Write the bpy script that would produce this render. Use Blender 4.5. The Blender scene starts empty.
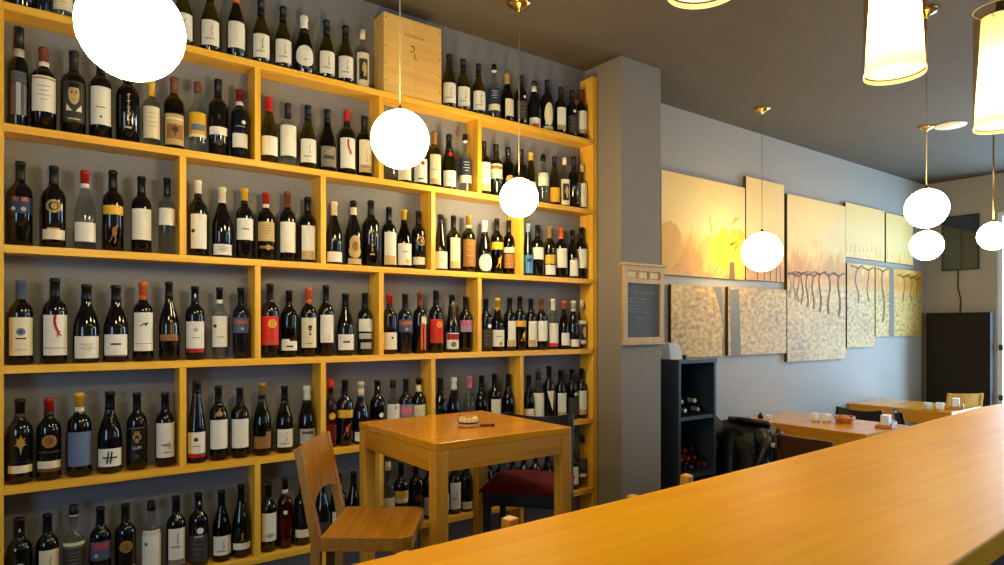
import bpy, bmesh, math, random
from mathutils import Vector, Matrix
random.seed(11)
C = bpy.context.scene.collection
PI = math.pi
rad = math.radians
# ------------------------------------------------------------------ camera numbers (photo taken as 1004 x 565)
FPX, CX, HY = 650.0, 502.0, 326.0
YAW = math.atan(481.0/650.0)
EYE = 1.563
FX, FY = math.sin(YAW), math.cos(YAW)      # forward
RX, RY = math.cos(YAW), -math.sin(YAW)     # right

def on_y(x, y, Y):
    """world point seen at pixel x,y on the plane at distance Y from the camera (parallel to the shelf wall)"""
    u = (x-CX)/FPX
    Z = Y/(FY+u*RY)
    return Vector((Z*(FX+u*RX), Y, EYE+(HY-y)/FPX*Z))
def cam_pt(xr, zf, z=0.0):
    return Vector((RX*xr+FX*zf, RY*xr+FY*zf, z))

# ------------------------------------------------------------------ materials
MATS = {}
def nodes(name):
    m = bpy.data.materials.new(name); m.use_nodes = True
    nt = m.node_tree; nt.nodes.clear()
    out = nt.nodes.new('ShaderNodeOutputMaterial')
    MATS[name] = m
    return m, nt, out
def lin(c):
    return tuple(((v/255.0)/12.92 if v/255.0 <= .04045 else ((v/255.0+.055)/1.055)**2.4) for v in c)+(1.0,)
def plain(name, srgb, rough=.5, spec=.5, metal=0.0, coat=0.0, bump=0.0, bscale=60.0, var=0.0):
    m, nt, out = nodes(name)
    p = nt.nodes.new('ShaderNodeBsdfPrincipled')
    p.inputs['Base Color'].default_value = lin(srgb)
    p.inputs['Roughness'].default_value = rough
    p.inputs['Specular IOR Level'].default_value = spec
    p.inputs['Metallic'].default_value = metal
    p.inputs['Coat Weight'].default_value = coat
    p.inputs['Coat Roughness'].default_value = .08
    nt.links.new(p.outputs[0], out.inputs[0])
    if bump or var:
        tc = nt.nodes.new('ShaderNodeTexCoord')
        n = nt.nodes.new('ShaderNodeTexNoise'); n.inputs['Scale'].default_value = bscale; n.inputs['Detail'].default_value = 4
        nt.links.new(tc.outputs['Object'], n.inputs['Vector'])
        if bump:
            b = nt.nodes.new('ShaderNodeBump'); b.inputs['Strength'].default_value = bump; b.inputs['Distance'].default_value = .01
            nt.links.new(n.outputs['Fac'], b.inputs['Height']); nt.links.new(b.outputs[0], p.inputs['Normal'])
        if var:
            r = nt.nodes.new('ShaderNodeValToRGB')
            c = lin(srgb)
            r.color_ramp.elements[0].position = .3; r.color_ramp.elements[1].position = .7
            r.color_ramp.elements[0].color = tuple(v*(1-var) for v in c[:3])+(1,)
            r.color_ramp.elements[1].color = tuple(min(1, v*(1+var)) for v in c[:3])+(1,)
            nt.links.new(n.outputs['Fac'], r.inputs[0]); nt.links.new(r.outputs[0], p.inputs['Base Color'])
    return m
def wood(name, dark, mid, light, axis='x', rough=.35, coat=0.0, plank=0.0, scale=1.0, spec=.5):
    """pale lacquered timber: grain stretched along one axis, plus wide plank-to-plank tone"""
    m, nt, out = nodes(name)
    L = nt.links.new
    p = nt.nodes.new('ShaderNodeBsdfPrincipled')
    tc = nt.nodes.new('ShaderNodeTexCoord')
    mp = nt.nodes.new('ShaderNodeMapping')
    s = {'x': (1.2, 26, 26), 'y': (26, 1.2, 26), 'z': (26, 26, 1.2)}[axis]
    mp.inputs['Scale'].default_value = tuple(v*scale for v in s)
    n = nt.nodes.new('ShaderNodeTexNoise'); n.inputs['Scale'].default_value = 1.6; n.inputs['Detail'].default_value = 5; n.inputs['Distortion'].default_value = .5
    L(tc.outputs['Object'], mp.inputs['Vector']); L(mp.outputs[0], n.inputs['Vector'])
    r = nt.nodes.new('ShaderNodeValToRGB')
    e = r.color_ramp.elements
    e[0].position = .28; e[0].color = lin(dark); e[1].position = .72; e[1].color = lin(light)
    k = e.new(.5); k.color = lin(mid)
    L(n.outputs['Fac'], r.inputs[0])
    col = r.outputs[0]
    if plank:
        mp2 = nt.nodes.new('ShaderNodeMapping')
        s2 = {'x': (1.1, 8, 8), 'y': (8, 1.1, 8), 'z': (8, 8, 1.1)}[axis]
        mp2.inputs['Scale'].default_value = s2
        v = nt.nodes.new('ShaderNodeTexBrick')
        v.inputs['Color1'].default_value = (.35, .35, .35, 1); v.inputs['Color2'].default_value = (.65, .65, .65, 1)
        v.inputs['Mortar'].default_value = (.42, .42, .42, 1); v.inputs['Mortar Size'].default_value = .004
        v.inputs['Scale'].default_value = 1.0; v.inputs['Brick Width'].default_value = 1.0; v.inputs['Row Height'].default_value = .7
        L(tc.outputs['Object'], mp2.inputs['Vector']); L(mp2.outputs[0], v.inputs['Vector'])
        mx = nt.nodes.new('ShaderNodeMix'); mx.data_type = 'RGBA'; mx.blend_type = 'OVERLAY'
        mx.inputs[0].default_value = plank
        L(col, mx.inputs[6]); L(v.outputs[0], mx.inputs[7]); col = mx.outputs[2]
    L(col, p.inputs['Base Color'])
    p.inputs['Roughness'].default_value = rough; p.inputs['Specular IOR Level'].default_value = spec
    p.inputs['Coat Weight'].default_value = coat; p.inputs['Coat Roughness'].default_value = .12
    b = nt.nodes.new('ShaderNodeBump'); b.inputs['Strength'].default_value = .06; b.inputs['Distance'].default_value = .004
    L(n.outputs['Fac'], b.inputs['Height']); L(b.outputs[0], p.inputs['Normal'])
    L(p.outputs[0], out.inputs[0])
    return m
def glass(name, tint, refl=.05, ior=1.5):
    """bottle and lamp glass: tinted see-through with a Fresnel mirror coat"""
    m, nt, out = nodes(name)
    t = nt.nodes.new('ShaderNodeBsdfTransparent'); t.inputs[0].default_value = lin(tint)
    g = nt.nodes.new('ShaderNodeBsdfGlossy'); g.inputs['Roughness'].default_value = .05
    f = nt.nodes.new('ShaderNodeFresnel'); f.inputs['IOR'].default_value = ior
    mx = nt.nodes.new('ShaderNodeMixShader')
    gm = nt.nodes.new('ShaderNodeNewGeometry'); iv = nt.nodes.new('ShaderNodeMath'); iv.operation = 'SUBTRACT'; iv.inputs[0].default_value = 1.0
    nt.links.new(gm.outputs['Backfacing'], iv.inputs[1])
    mu = nt.nodes.new('ShaderNodeMath'); mu.operation = 'MULTIPLY'; nt.links.new(f.outputs[0], mu.inputs[0]); nt.links.new(iv.outputs[0], mu.inputs[1])
    nt.links.new(mu.outputs[0], mx.inputs[0]); nt.links.new(t.outputs[0], mx.inputs[1]); nt.links.new(g.outputs[0], mx.inputs[2])
    nt.links.new(mx.outputs[0], out.inputs[0])
    return m
def emit(name, rgb, strength):
    m, nt, out = nodes(name)
    e = nt.nodes.new('ShaderNodeEmission'); e.inputs[0].default_value = rgb+(1,); e.inputs[1].default_value = strength
    nt.links.new(e.outputs[0], out.inputs[0])
    return m

WD, WM, WL = (226, 164, 38), (239, 179, 52), (247, 195, 76)
for ax in 'xyz':
    wood('pine_'+ax, WD, WM, WL, ax, .42)
wood('counter_wood', (242, 166, 0), (248, 175, 0), (251, 184, 8), 'x', .42, 0, .18, 1.0, .05)
wood('table_wood', (208, 134, 14), (220, 146, 22), (230, 158, 34), 'x', .22, .15, .2)
wood('table_frame_x', (196, 128, 20), (210, 142, 28), (220, 156, 42), 'x', .4)
wood('table_frame_y', (196, 128, 20), (210, 142, 28), (220, 156, 42), 'y', .4)
wood('table_frame_z', (202, 138, 30), (216, 152, 40), (226, 166, 56), 'z', .4)
wood('chair_wood', (148, 94, 6), (166, 110, 12), (180, 124, 22), 'z', .4, .1)
wood('chair_seat_wood', (152, 96, 6), (170, 112, 12), (184, 128, 24), 'x', .35, .15)
wood('board_frame', (176, 138, 78), (190, 152, 90), (202, 166, 104), 'z', .5)
wood('brown_wood', (74, 40, 20), (88, 50, 26), (102, 60, 32), 'y', .4)
wood('crate_wood', (214, 164, 78), (226, 178, 92), (236, 192, 112), 'x', .55, 0, .25, .6)
plain('wall_paint', (124, 123, 126), .75, .25, bump=.12, bscale=90, var=.06)
plain('wall_paint_warm_lit', (136, 126, 112), .75, .25, bump=.12, bscale=90, var=.06)  # column: shelf-wall paint with warm lamp light put into its colour
plain('picture_wall_paint', (162, 151, 136), .7, .25, bump=.1, bscale=90, var=.05)
plain('ceiling_paint', (94, 83, 67), .85, .15, var=.04, bscale=8)
plain('floor_tile', (96, 84, 74), .35, .4, var=.12, bscale=3)
plain('black_paint', (20, 19, 20), .4, .4)
plain('rack_black_daylit', (50, 57, 66), .32, .5)  # black rack; bluish reflected daylight put into the base colour
plain('black_wood', (16, 12, 11), .4, .3)
plain('red_fabric', (96, 11, 11), .85, .2, bump=.2, bscale=300)
plain('leather', (20, 19, 16), .38, .5, bump=.25, bscale=40)
plain('olive_lining', (62, 58, 38), .8, .2)
plain('dark_panel', (38, 32, 24), .8, .2, bump=.2, bscale=80)
plain('screen_black', (34, 33, 22), .06, .6)
plain('white_ceramic', (235, 235, 232), .3, .5)
plain('napkin_paper', (232, 236, 240), .8, .2)
plain('brass', (202, 164, 92), .25, .5, metal=1.0)
plain('nickel', (190, 184, 170), .25, .5, metal=1.0)
plain('cable', (150, 138, 110), .5, .3)
plain('dark_cable', (40, 36, 30), .6, .3)
plain('off_white', (222, 206, 168), .6, .3)
plain('white_frame', (214, 222, 230), .4, .4)
plain('slate', (84, 84, 83), .7, .3, var=.12, bscale=14)
plain('chalk', (176, 176, 172), .9, .1)
plain('card_cream', (236, 214, 160), .7, .2)
plain('cork', (214, 178, 122), .8, .2)
plain('wicker', (196, 124, 46), .55, .3, bump=.3, bscale=200)
plain('peg_cream', (232, 206, 140), .45, .4)
plain('cord_red', (86, 14, 12), .5, .3)
plain('red_gloss', (130, 16, 14), .3, .5)
plain('ink', (60, 46, 30), .8, .1)
plain('iron', (36, 32, 28), .5, .4)
plain('stamp', (120, 78, 34), .9, .1)
# bottle glass
def darkglass(name, c):
    m, nt, out = nodes(name)
    p = nt.nodes.new('ShaderNodeBsdfPrincipled')
    p.inputs['Base Color'].default_value = lin(c); p.inputs['Roughness'].default_value = .07
    p.inputs['Specular IOR Level'].default_value = .5
    nt.links.new(p.outputs[0], out.inputs[0])
darkglass('glass_black', (14, 13, 12))
darkglass('glass_navy', (16, 20, 30))
glass('glass_olive', (190, 180, 96))
glass('glass_darkolive', (142, 136, 76))
glass('glass_clear', (238, 240, 236))
glass('glass_rose', (190, 92, 60))
glass('glass_amber', (246, 224, 180), ior=1.35)
glass('pane_glass', (235, 240, 244), ior=1.4)
# paper and foil colours for bottles
COL = {'k': (11, 10, 10), 'w': (226, 220, 204), 'c': (222, 208, 172), 'y': (222, 168, 40), 'g': (170, 130, 58), 'r': (168, 28, 24), 'o': (206, 90, 34),
       'b': (70, 82, 104), 's': (168, 168, 164), 'n': (112, 62, 34), 't': (190, 160, 108), 'd': (58, 54, 48), 'p': (214, 120, 124), 'v': (156, 128, 160),
       'u': (72, 128, 178), 'l': (96, 112, 140), 'm': (104, 20, 20), 'e': (120, 112, 96), 'i': (40, 50, 74), 'h': (150, 186, 214), 'x': (206, 40, 26), 'z': (148, 100, 44), 'q': (22, 20, 18)}
for k, c in COL.items():
    plain('ink_'+k, c, .38 if k in 'krygmonsq' else .6, .3)

# ------------------------------------------------------------------ object helpers
def link(o, parent=None):
    C.objects.link(o)
    if parent: o.parent = parent
    return o
class MB:
    """collects shapes into ONE mesh"""
    def __init__(s): s.bm = bmesh.new(); s.mats = []
    def mi(s, m):
        if m not in s.mats: s.mats.append(m)
        return s.mats.index(m)
    def faces(s, vs, fs, m, smooth=False):
        i = s.mi(m); bv = [s.bm.verts.new(v) for v in vs]
        for f in fs:
            try: q = s.bm.faces.new([bv[k] for k in f])
            except ValueError: continue
            q.material_index = i; q.smooth = smooth
        return bv
    def box(s, a, b, m, bev=0.0, rot=None):
        t = bmesh.new()
        bmesh.ops.create_cube(t, size=1.0)
        sx, sy, sz = (b[0]-a[0], b[1]-a[1], b[2]-a[2])
        c = Vector(((a[0]+b[0])/2, (a[1]+b[1])/2, (a[2]+b[2])/2))
        for v in t.verts:
            v.co = Vector((v.co.x*sx, v.co.y*sy, v.co.z*sz))
        if bev: bmesh.ops.bevel(t, geom=list(t.edges), offset=bev, segments=2, affect='EDGES', profile=.5)
        for v in t.verts:
            p = Vector(v.co)
            if rot: p = rot @ p
            v.co = p+c
        s.absorb(t, m)
        return s
    def absorb(s, t, m, smooth=False):
        t.verts.ensure_lookup_table()
        for k, v in enumerate(t.verts): v.index = k
        s.faces([tuple(v.co) for v in t.verts], [[v.index for v in f.verts] for f in t.faces], m, smooth)
        t.free()
    def bar(s, p, q, w, d, m, up=(0, 0, 1), bev=.003, w2=None, d2=None):
        """rectangular bar from p to q, optionally tapering"""
        p, q = Vector(p), Vector(q); ax = (q-p).normalized(); upv = Vector(up)
        if abs(ax.dot(upv)) > .95: upv = Vector((0, 1, 0))
        e1 = ax.cross(upv).normalized(); e2 = e1.cross(ax).normalized()
        w2 = w if w2 is None else w2; d2 = d if d2 is None else d2
        t = bmesh.new(); vs = []
        for c, ww, dd in ((p, w, d), (q, w2, d2)):
            for sx, sy in ((-1, -1), (1, -1), (1, 1), (-1, 1)):
                vs.append(t.verts.new(c+e1*sx*ww/2+e2*sy*dd/2))
        for f in ((3, 2, 1, 0), (4, 5, 6, 7), (0, 1, 5, 4), (1, 2, 6, 5), (2, 3, 7, 6), (3, 0, 4, 7)):
            t.faces.new([vs[i] for i in f])
        if bev: bmesh.ops.bevel(t, geom=list(t.edges), offset=bev, segments=2, affect='EDGES', profile=.5)
        s.absorb(t, m); return s
    def lathe(s, prof, m, n=20, at=(0, 0, 0), axis='z', smooth=True, caps=True):
        vs = []; fs = []
        for (z, r) in prof:
            for k in range(n):
                a = 2*PI*k/n
                v = (r*math.cos(a), r*math.sin(a), z)
                if axis == 'y': v = (v[0], v[2], v[1])
                if axis == 'x': v = (v[2], v[0], v[1])
                vs.append((v[0]+at[0], v[1]+at[1], v[2]+at[2]))
        for i in range(len(prof)-1):
            for k in range(n):
                k2 = (k+1) % n
                fs.append([i*n+k, i*n+k2, (i+1)*n+k2, (i+1)*n+k])
        if caps:
            fs.append(list(range(n))[::-1]); fs.append([(len(prof)-1)*n+k for k in range(n)])
        s.faces(vs, fs, m, smooth); return s
    def tube(s, pts, r, m, n=8, taper=None):
        pts = [Vector(p) for p in pts]; vs = []; fs = []
        for i, p in enumerate(pts):
            d = (pts[min(i+1, len(pts)-1)]-pts[max(i-1, 0)]).normalized()
            u = Vector((0, 0, 1)) if abs(d.z) < .9 else Vector((0, 1, 0))
            e1 = d.cross(u).normalized(); e2 = d.cross(e1).normalized()
            rr = r if taper is None else r+(taper-r)*i/(len(pts)-1)
            for k in range(n):
                a = 2*PI*k/n; vs.append(tuple(p+e1*math.cos(a)*rr+e2*math.sin(a)*rr))
        for i in range(len(pts)-1):
            for k in range(n):
                fs.append([i*n+k, i*n+(k+1) % n, (i+1)*n+(k+1) % n, (i+1)*n+k])
        fs.append(list(range(n))); fs.append([(len(pts)-1)*n+k for k in range(n)][::-1])
        s.faces(vs, fs, m, True); return s
    def sphere(s, c, r, m, n=28, sz=1.0):
        prof = [(-math.cos(PI*k/(n//2))*r*sz, max(1e-4, math.sin(PI*k/(n//2))*r)) for k in range(n//2+1)]
        return s.lathe(prof, m, n, c, caps=False)
    def prism(s, poly, z0, z1, m, bev=0.0):
        """polygon in xy pulled up from z0 to z1"""
        t = bmesh.new()
        a = [t.verts.new((x, y, z0)) for x, y in poly]; b = [t.verts.new((x, y, z1)) for x, y in poly]
        n = len(poly)
        t.faces.new(a[::-1]); t.faces.new(b)
        for k in range(n): t.faces.new([a[k], a[(k+1) % n], b[(k+1) % n], b[k]])
        bmesh.ops.recalc_face_normals(t, faces=t.faces)
        if bev: bmesh.ops.bevel(t, geom=list(t.edges), offset=bev, segments=2, affect='EDGES', profile=.5)
        s.absorb(t, m); return s
    def xf(s, M):
        bmesh.ops.transform(s.bm, matrix=M, verts=s.bm.verts); return s
    def build(s, name, parent=None, recalc=True):
        me = bpy.data.meshes.new(name)
        if recalc: bmesh.ops.recalc_face_normals(s.bm, faces=s.bm.faces)
        s.bm.to_mesh(me); s.bm.free()
        for m in s.mats: me.materials.append(MATS[m])
        return link(bpy.data.objects.new(name, me), parent)
def tag(o, label, cat, group=None):
    o['label'] = label; o['category'] = cat
    if group: o['group'] = group
    return o
def thing(name, label, cat, loc=(0, 0, 0), rz=0.0, group=None):
    o = bpy.data.objects.new(name, None); C.objects.link(o)
    o.empty_display_size = .05; o.location = loc; o.rotation_euler = (0, 0, rz)
    return tag(o, label, cat, group)
def structure(name, mb, parent=None):
    o = mb.build(name, parent)
    if parent is None: o['kind'] = 'structure'
    return o
def copy_thing(o, loc=None, rz=None, label=None):
    r = o.copy(); C.objects.link(r)
    for ch in o.children:
        c = ch.copy(); C.objects.link(c); c.parent = r
        for g in ch.children:
            d = g.copy(); C.objects.link(d); d.parent = c
    if loc is not None: r.location = loc
    if rz is not None: r.rotation_euler = (0, 0, rz)
    if label: r['label'] = label
    return r
GLOBE, BULB = 34, 120
DAY1, DAY2, DAY3, DAY4, EXPO = 50, 0, 60, 260, 0.75
# ================================================================== the room
CEIL = EYE+1.735
SHELF_Y, WALL_Y, PIC_Y = 3.10, 3.225, 3.33
FAR_X, LEFT_X, BAR_Y = 8.93, -2.6, -2.6
COLX0, COLX1, COLY = 3.088, 3.474, 2.89
T = .15
structure('floor', MB().box((LEFT_X-T, BAR_Y-T, -.1), (FAR_X+T, PIC_Y+T, 0), 'floor_tile'))
structure('ceiling', MB().box((LEFT_X-T, BAR_Y-T, CEIL), (FAR_X+T, PIC_Y+T, CEIL+.1), 'ceiling_paint'))
structure('wall_shelf', MB().box((LEFT_X, WALL_Y, 0), (COLX0, PIC_Y+T, CEIL), 'wall_paint'))
structure('column', MB().box((COLX0, COLY, 0), (COLX1, PIC_Y+T, CEIL), 'wall_paint_warm_lit', .004))
structure('wall_picture', MB().box((COLX1, PIC_Y, 0), (FAR_X+T, PIC_Y+T, CEIL), 'picture_wall_paint'))
def wall_holes(name, mat, axis, a0, a1, p0, p1, holes):
    """a wall along x or y, its openings cut as (from, to, sill, head)"""
    mb = MB()
    def bx(u0, u1, z0, z1):
        if u1-u0 < 1e-4 or z1-z0 < 1e-4: return
        if axis == 'x': mb.box((u0, p0, z0), (u1, p1, z1), mat)
        else: mb.box((p0, u0, z0), (p1, u1, z1), mat)
    u = a0
    for (h0, h1, s, h) in sorted(holes):
        bx(u, h0, 0, CEIL); bx(h0, h1, 0, s); bx(h0, h1, h, CEIL); u = h1
    bx(u, a1, 0, CEIL)
    structure(name, mb)
DOOR = (1.25, 2.60, 0.0, 2.86)
wall_holes('wall_far', 'picture_wall_paint', 'y', BAR_Y, PIC_Y, FAR_X, FAR_X+T, [DOOR])
wall_holes('wall_left', 'wall_paint', 'y', BAR_Y, PIC_Y, LEFT_X-T, LEFT_X, [(-1.6, .6, .7, 2.5)])
wall_holes('wall_bar', 'picture_wall_paint', 'x', LEFT_X, FAR_X, BAR_Y-T, BAR_Y, [(4.6, 8.4, .4, 2.9)])
def window(name, axis, u0, u1, s, h, pos, bars):
    mb = MB(); w = .05
    def bx(a, b, z0, z1, t=.05):
        if axis == 'x': mb.box((a, pos-t/2, z0), (b, pos+t/2, z1), 'white_frame', .004)
        else: mb.box((pos-t/2, a, z0), (pos+t/2, b, z1), 'white_frame', .004)
    bx(u0, u0+w, s, h); bx(u1-w, u1, s, h); bx(u0+w, u1-w, s, s+w); bx(u0+w, u1-w, h-w, h)
    for k in range(1, bars+1):
        c = u0+(u1-u0)*k/(bars+1); bx(c-.02, c+.02, s+w, h-w)
    o = structure(name, mb)
    g = MB()
    if axis == 'x': g.box((u0+w, pos-.004, s+w), (u1-w, pos+.004, h-w), 'pane_glass')
    else: g.box((pos-.004, u0+w, s+w), (pos+.004, u1-w, h-w), 'pane_glass')
    g.build('pane', o)
    return o
d1 = window('door_1', 'y', DOOR[0], DOOR[1], 0.0, DOOR[3], FAR_X+.05, 1)
for z in (.75, 1.32):
    MB().box((FAR_X-.02, 2.535, z-.03), (FAR_X+.03, 2.575, z+.03), 'iron', .004).build('door_hinge', d1)
window('window_1', 'x', 4.6, 8.4, .4, 2.9, BAR_Y-T/2, 3)
window('window_2', 'y', -1.6, .6, .7, 2.5, LEFT_X-T/2, 1)

# ================================================================== bar counter
ctr = thing('bar_counter', 'long yellow wooden bar counter running across the foreground', 'counter', (2.2, .78, 0))
near = [(-.9, .36), (.5, .415), (1.316, .447), (2.2, .486), (3.2, .53), (4.1, .575), (4.55, .64)]
far = [(4.70, .80), (4.66, 1.02), (4.52, 1.16), (4.28, 1.222), (4.0, 1.238), (3.4, 1.202), (2.5, 1.151), (1.85, 1.121), (1.24, 1.098), (.49, 1.081), (-.9, 1.05)]
top = EYE-.42
poly = [(x-2.2, y-.78) for x, y in near+far]
MB().prism(poly, top-.052, top, 'counter_wood', .005).build('worktop', ctr)
body = [(-.9, .62), (4.4, .80), (4.4, 1.05), (-.9, .93)]
MB().prism([(x-2.2, y-.78) for x, y in body], .0, top-.053, 'black_wood').build('base_panel', ctr)

# ================================================================== wine shelf
SP = .4605
BZ = [EYE+1.2306-k*SP for k in range(6)]          # board tops, topmost first
BZ.append(.032)
BT = .031
XL, XR = -.080, 3.080
shelf = thing('wine_shelf', 'tall yellow pine wall shelf full of wine bottles with staggered dividers', 'shelf', ((XL+XR)/2, SHELF_Y+.06, 0))
ox, oy = (XL+XR)/2, SHELF_Y+.06
def sbox(name, a, b, m, bev=.0015):
    o = MB().box((a[0]-ox, a[1]-oy, a[2]), (b[0]-ox, b[1]-oy, b[2]), m, bev).build(name, shelf)
    return o
UT = .027
for z in BZ:
    sbox('shelf_board', (XL+UT, SHELF_Y, z-BT), (XR-UT, WALL_Y-.002, z), 'pine_x')
sbox('side_panel', (XL, SHELF_Y, 0), (XL+UT, WALL_Y-.002, EYE+1.653), 'pine_z')
sbox('side_panel', (XR-UT-.012, SHELF_Y, 0), (XR, WALL_Y-.002, EYE+1.653), 'pine_z')
ODD, EVEN = (.884, 1.512, 2.135), (.567, 1.199, 1.825, 2.446)
for row in range(1, 7):
    for x in (ODD if row % 2 else EVEN):
        sbox('divider', (x-UT/2, SHELF_Y+.001, BZ[row]), (x+UT/2, WALL_Y-.003, BZ[row-1]-BT), 'pine_z')
# ================================================================== bottles
PROF = {
 'bdx': [(0, .88), (.012, 1), (.60, 1), (.64, .975), (.68, .89), (.712, .72), (.738, .52), (.765, .41), (.80, .38), (.953, .36), (.957, .42), (.985, .42), (1, .37)],
 'brg': [(0, .88), (.014, 1), (.42, 1), (.48, .97), (.56, .85), (.64, .665), (.71, .50), (.77, .40), (.83, .365), (.95, .35), (.954, .41), (.985, .41), (1, .36)],
 'flu': [(0, .88), (.014, 1), (.38, 1), (.46, .95), (.60, .76), (.75, .54), (.87, .42), (.95, .385), (.954, .44), (.985, .44), (1, .38)],
 'chp': [(0, .86), (.02, 1), (.40, 1), (.48, .96), (.58, .81), (.68, .60), (.76, .46), (.85, .385), (.92, .36), (.93, .43), (.965, .43), (1, .38)],
 'slm': [(0, .9), (.012, 1), (.60, 1), (.66, .90), (.70, .64), (.73, .54), (.96, .52), (1, .52)],
 'spi': [(0, .9), (.012, 1), (.56, 1), (.60, .965), (.64, .84), (.67, .62), (.70, .44), (.74, .38), (.88, .37), (.89, .43), (.93, .43), (1, .38)],
}
RAD = {'bdx': .0390, 'brg': .0410, 'flu': .0380, 'chp': .0435, 'slm': .030, 'spi': .0365}
CAPZ = {'bdx': .775, 'brg': .78, 'flu': .84, 'chp': .70, 'slm': .70, 'spi': .87}
GL = {'k': 'glass_black', 'n': 'glass_navy', 'g': 'glass_olive', 'd': 'glass_darkolive', 'c': 'glass_clear', 'r': 'glass_rose'}

def prof_r(kind, t):
    P = PROF[kind]
    for (a, ra), (b, rb) in zip(P, P[1:]):
        if t <= b: return ra+(rb-ra)*(t-a)/max(1e-6, b-a)
    return P[-1][1]

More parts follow.
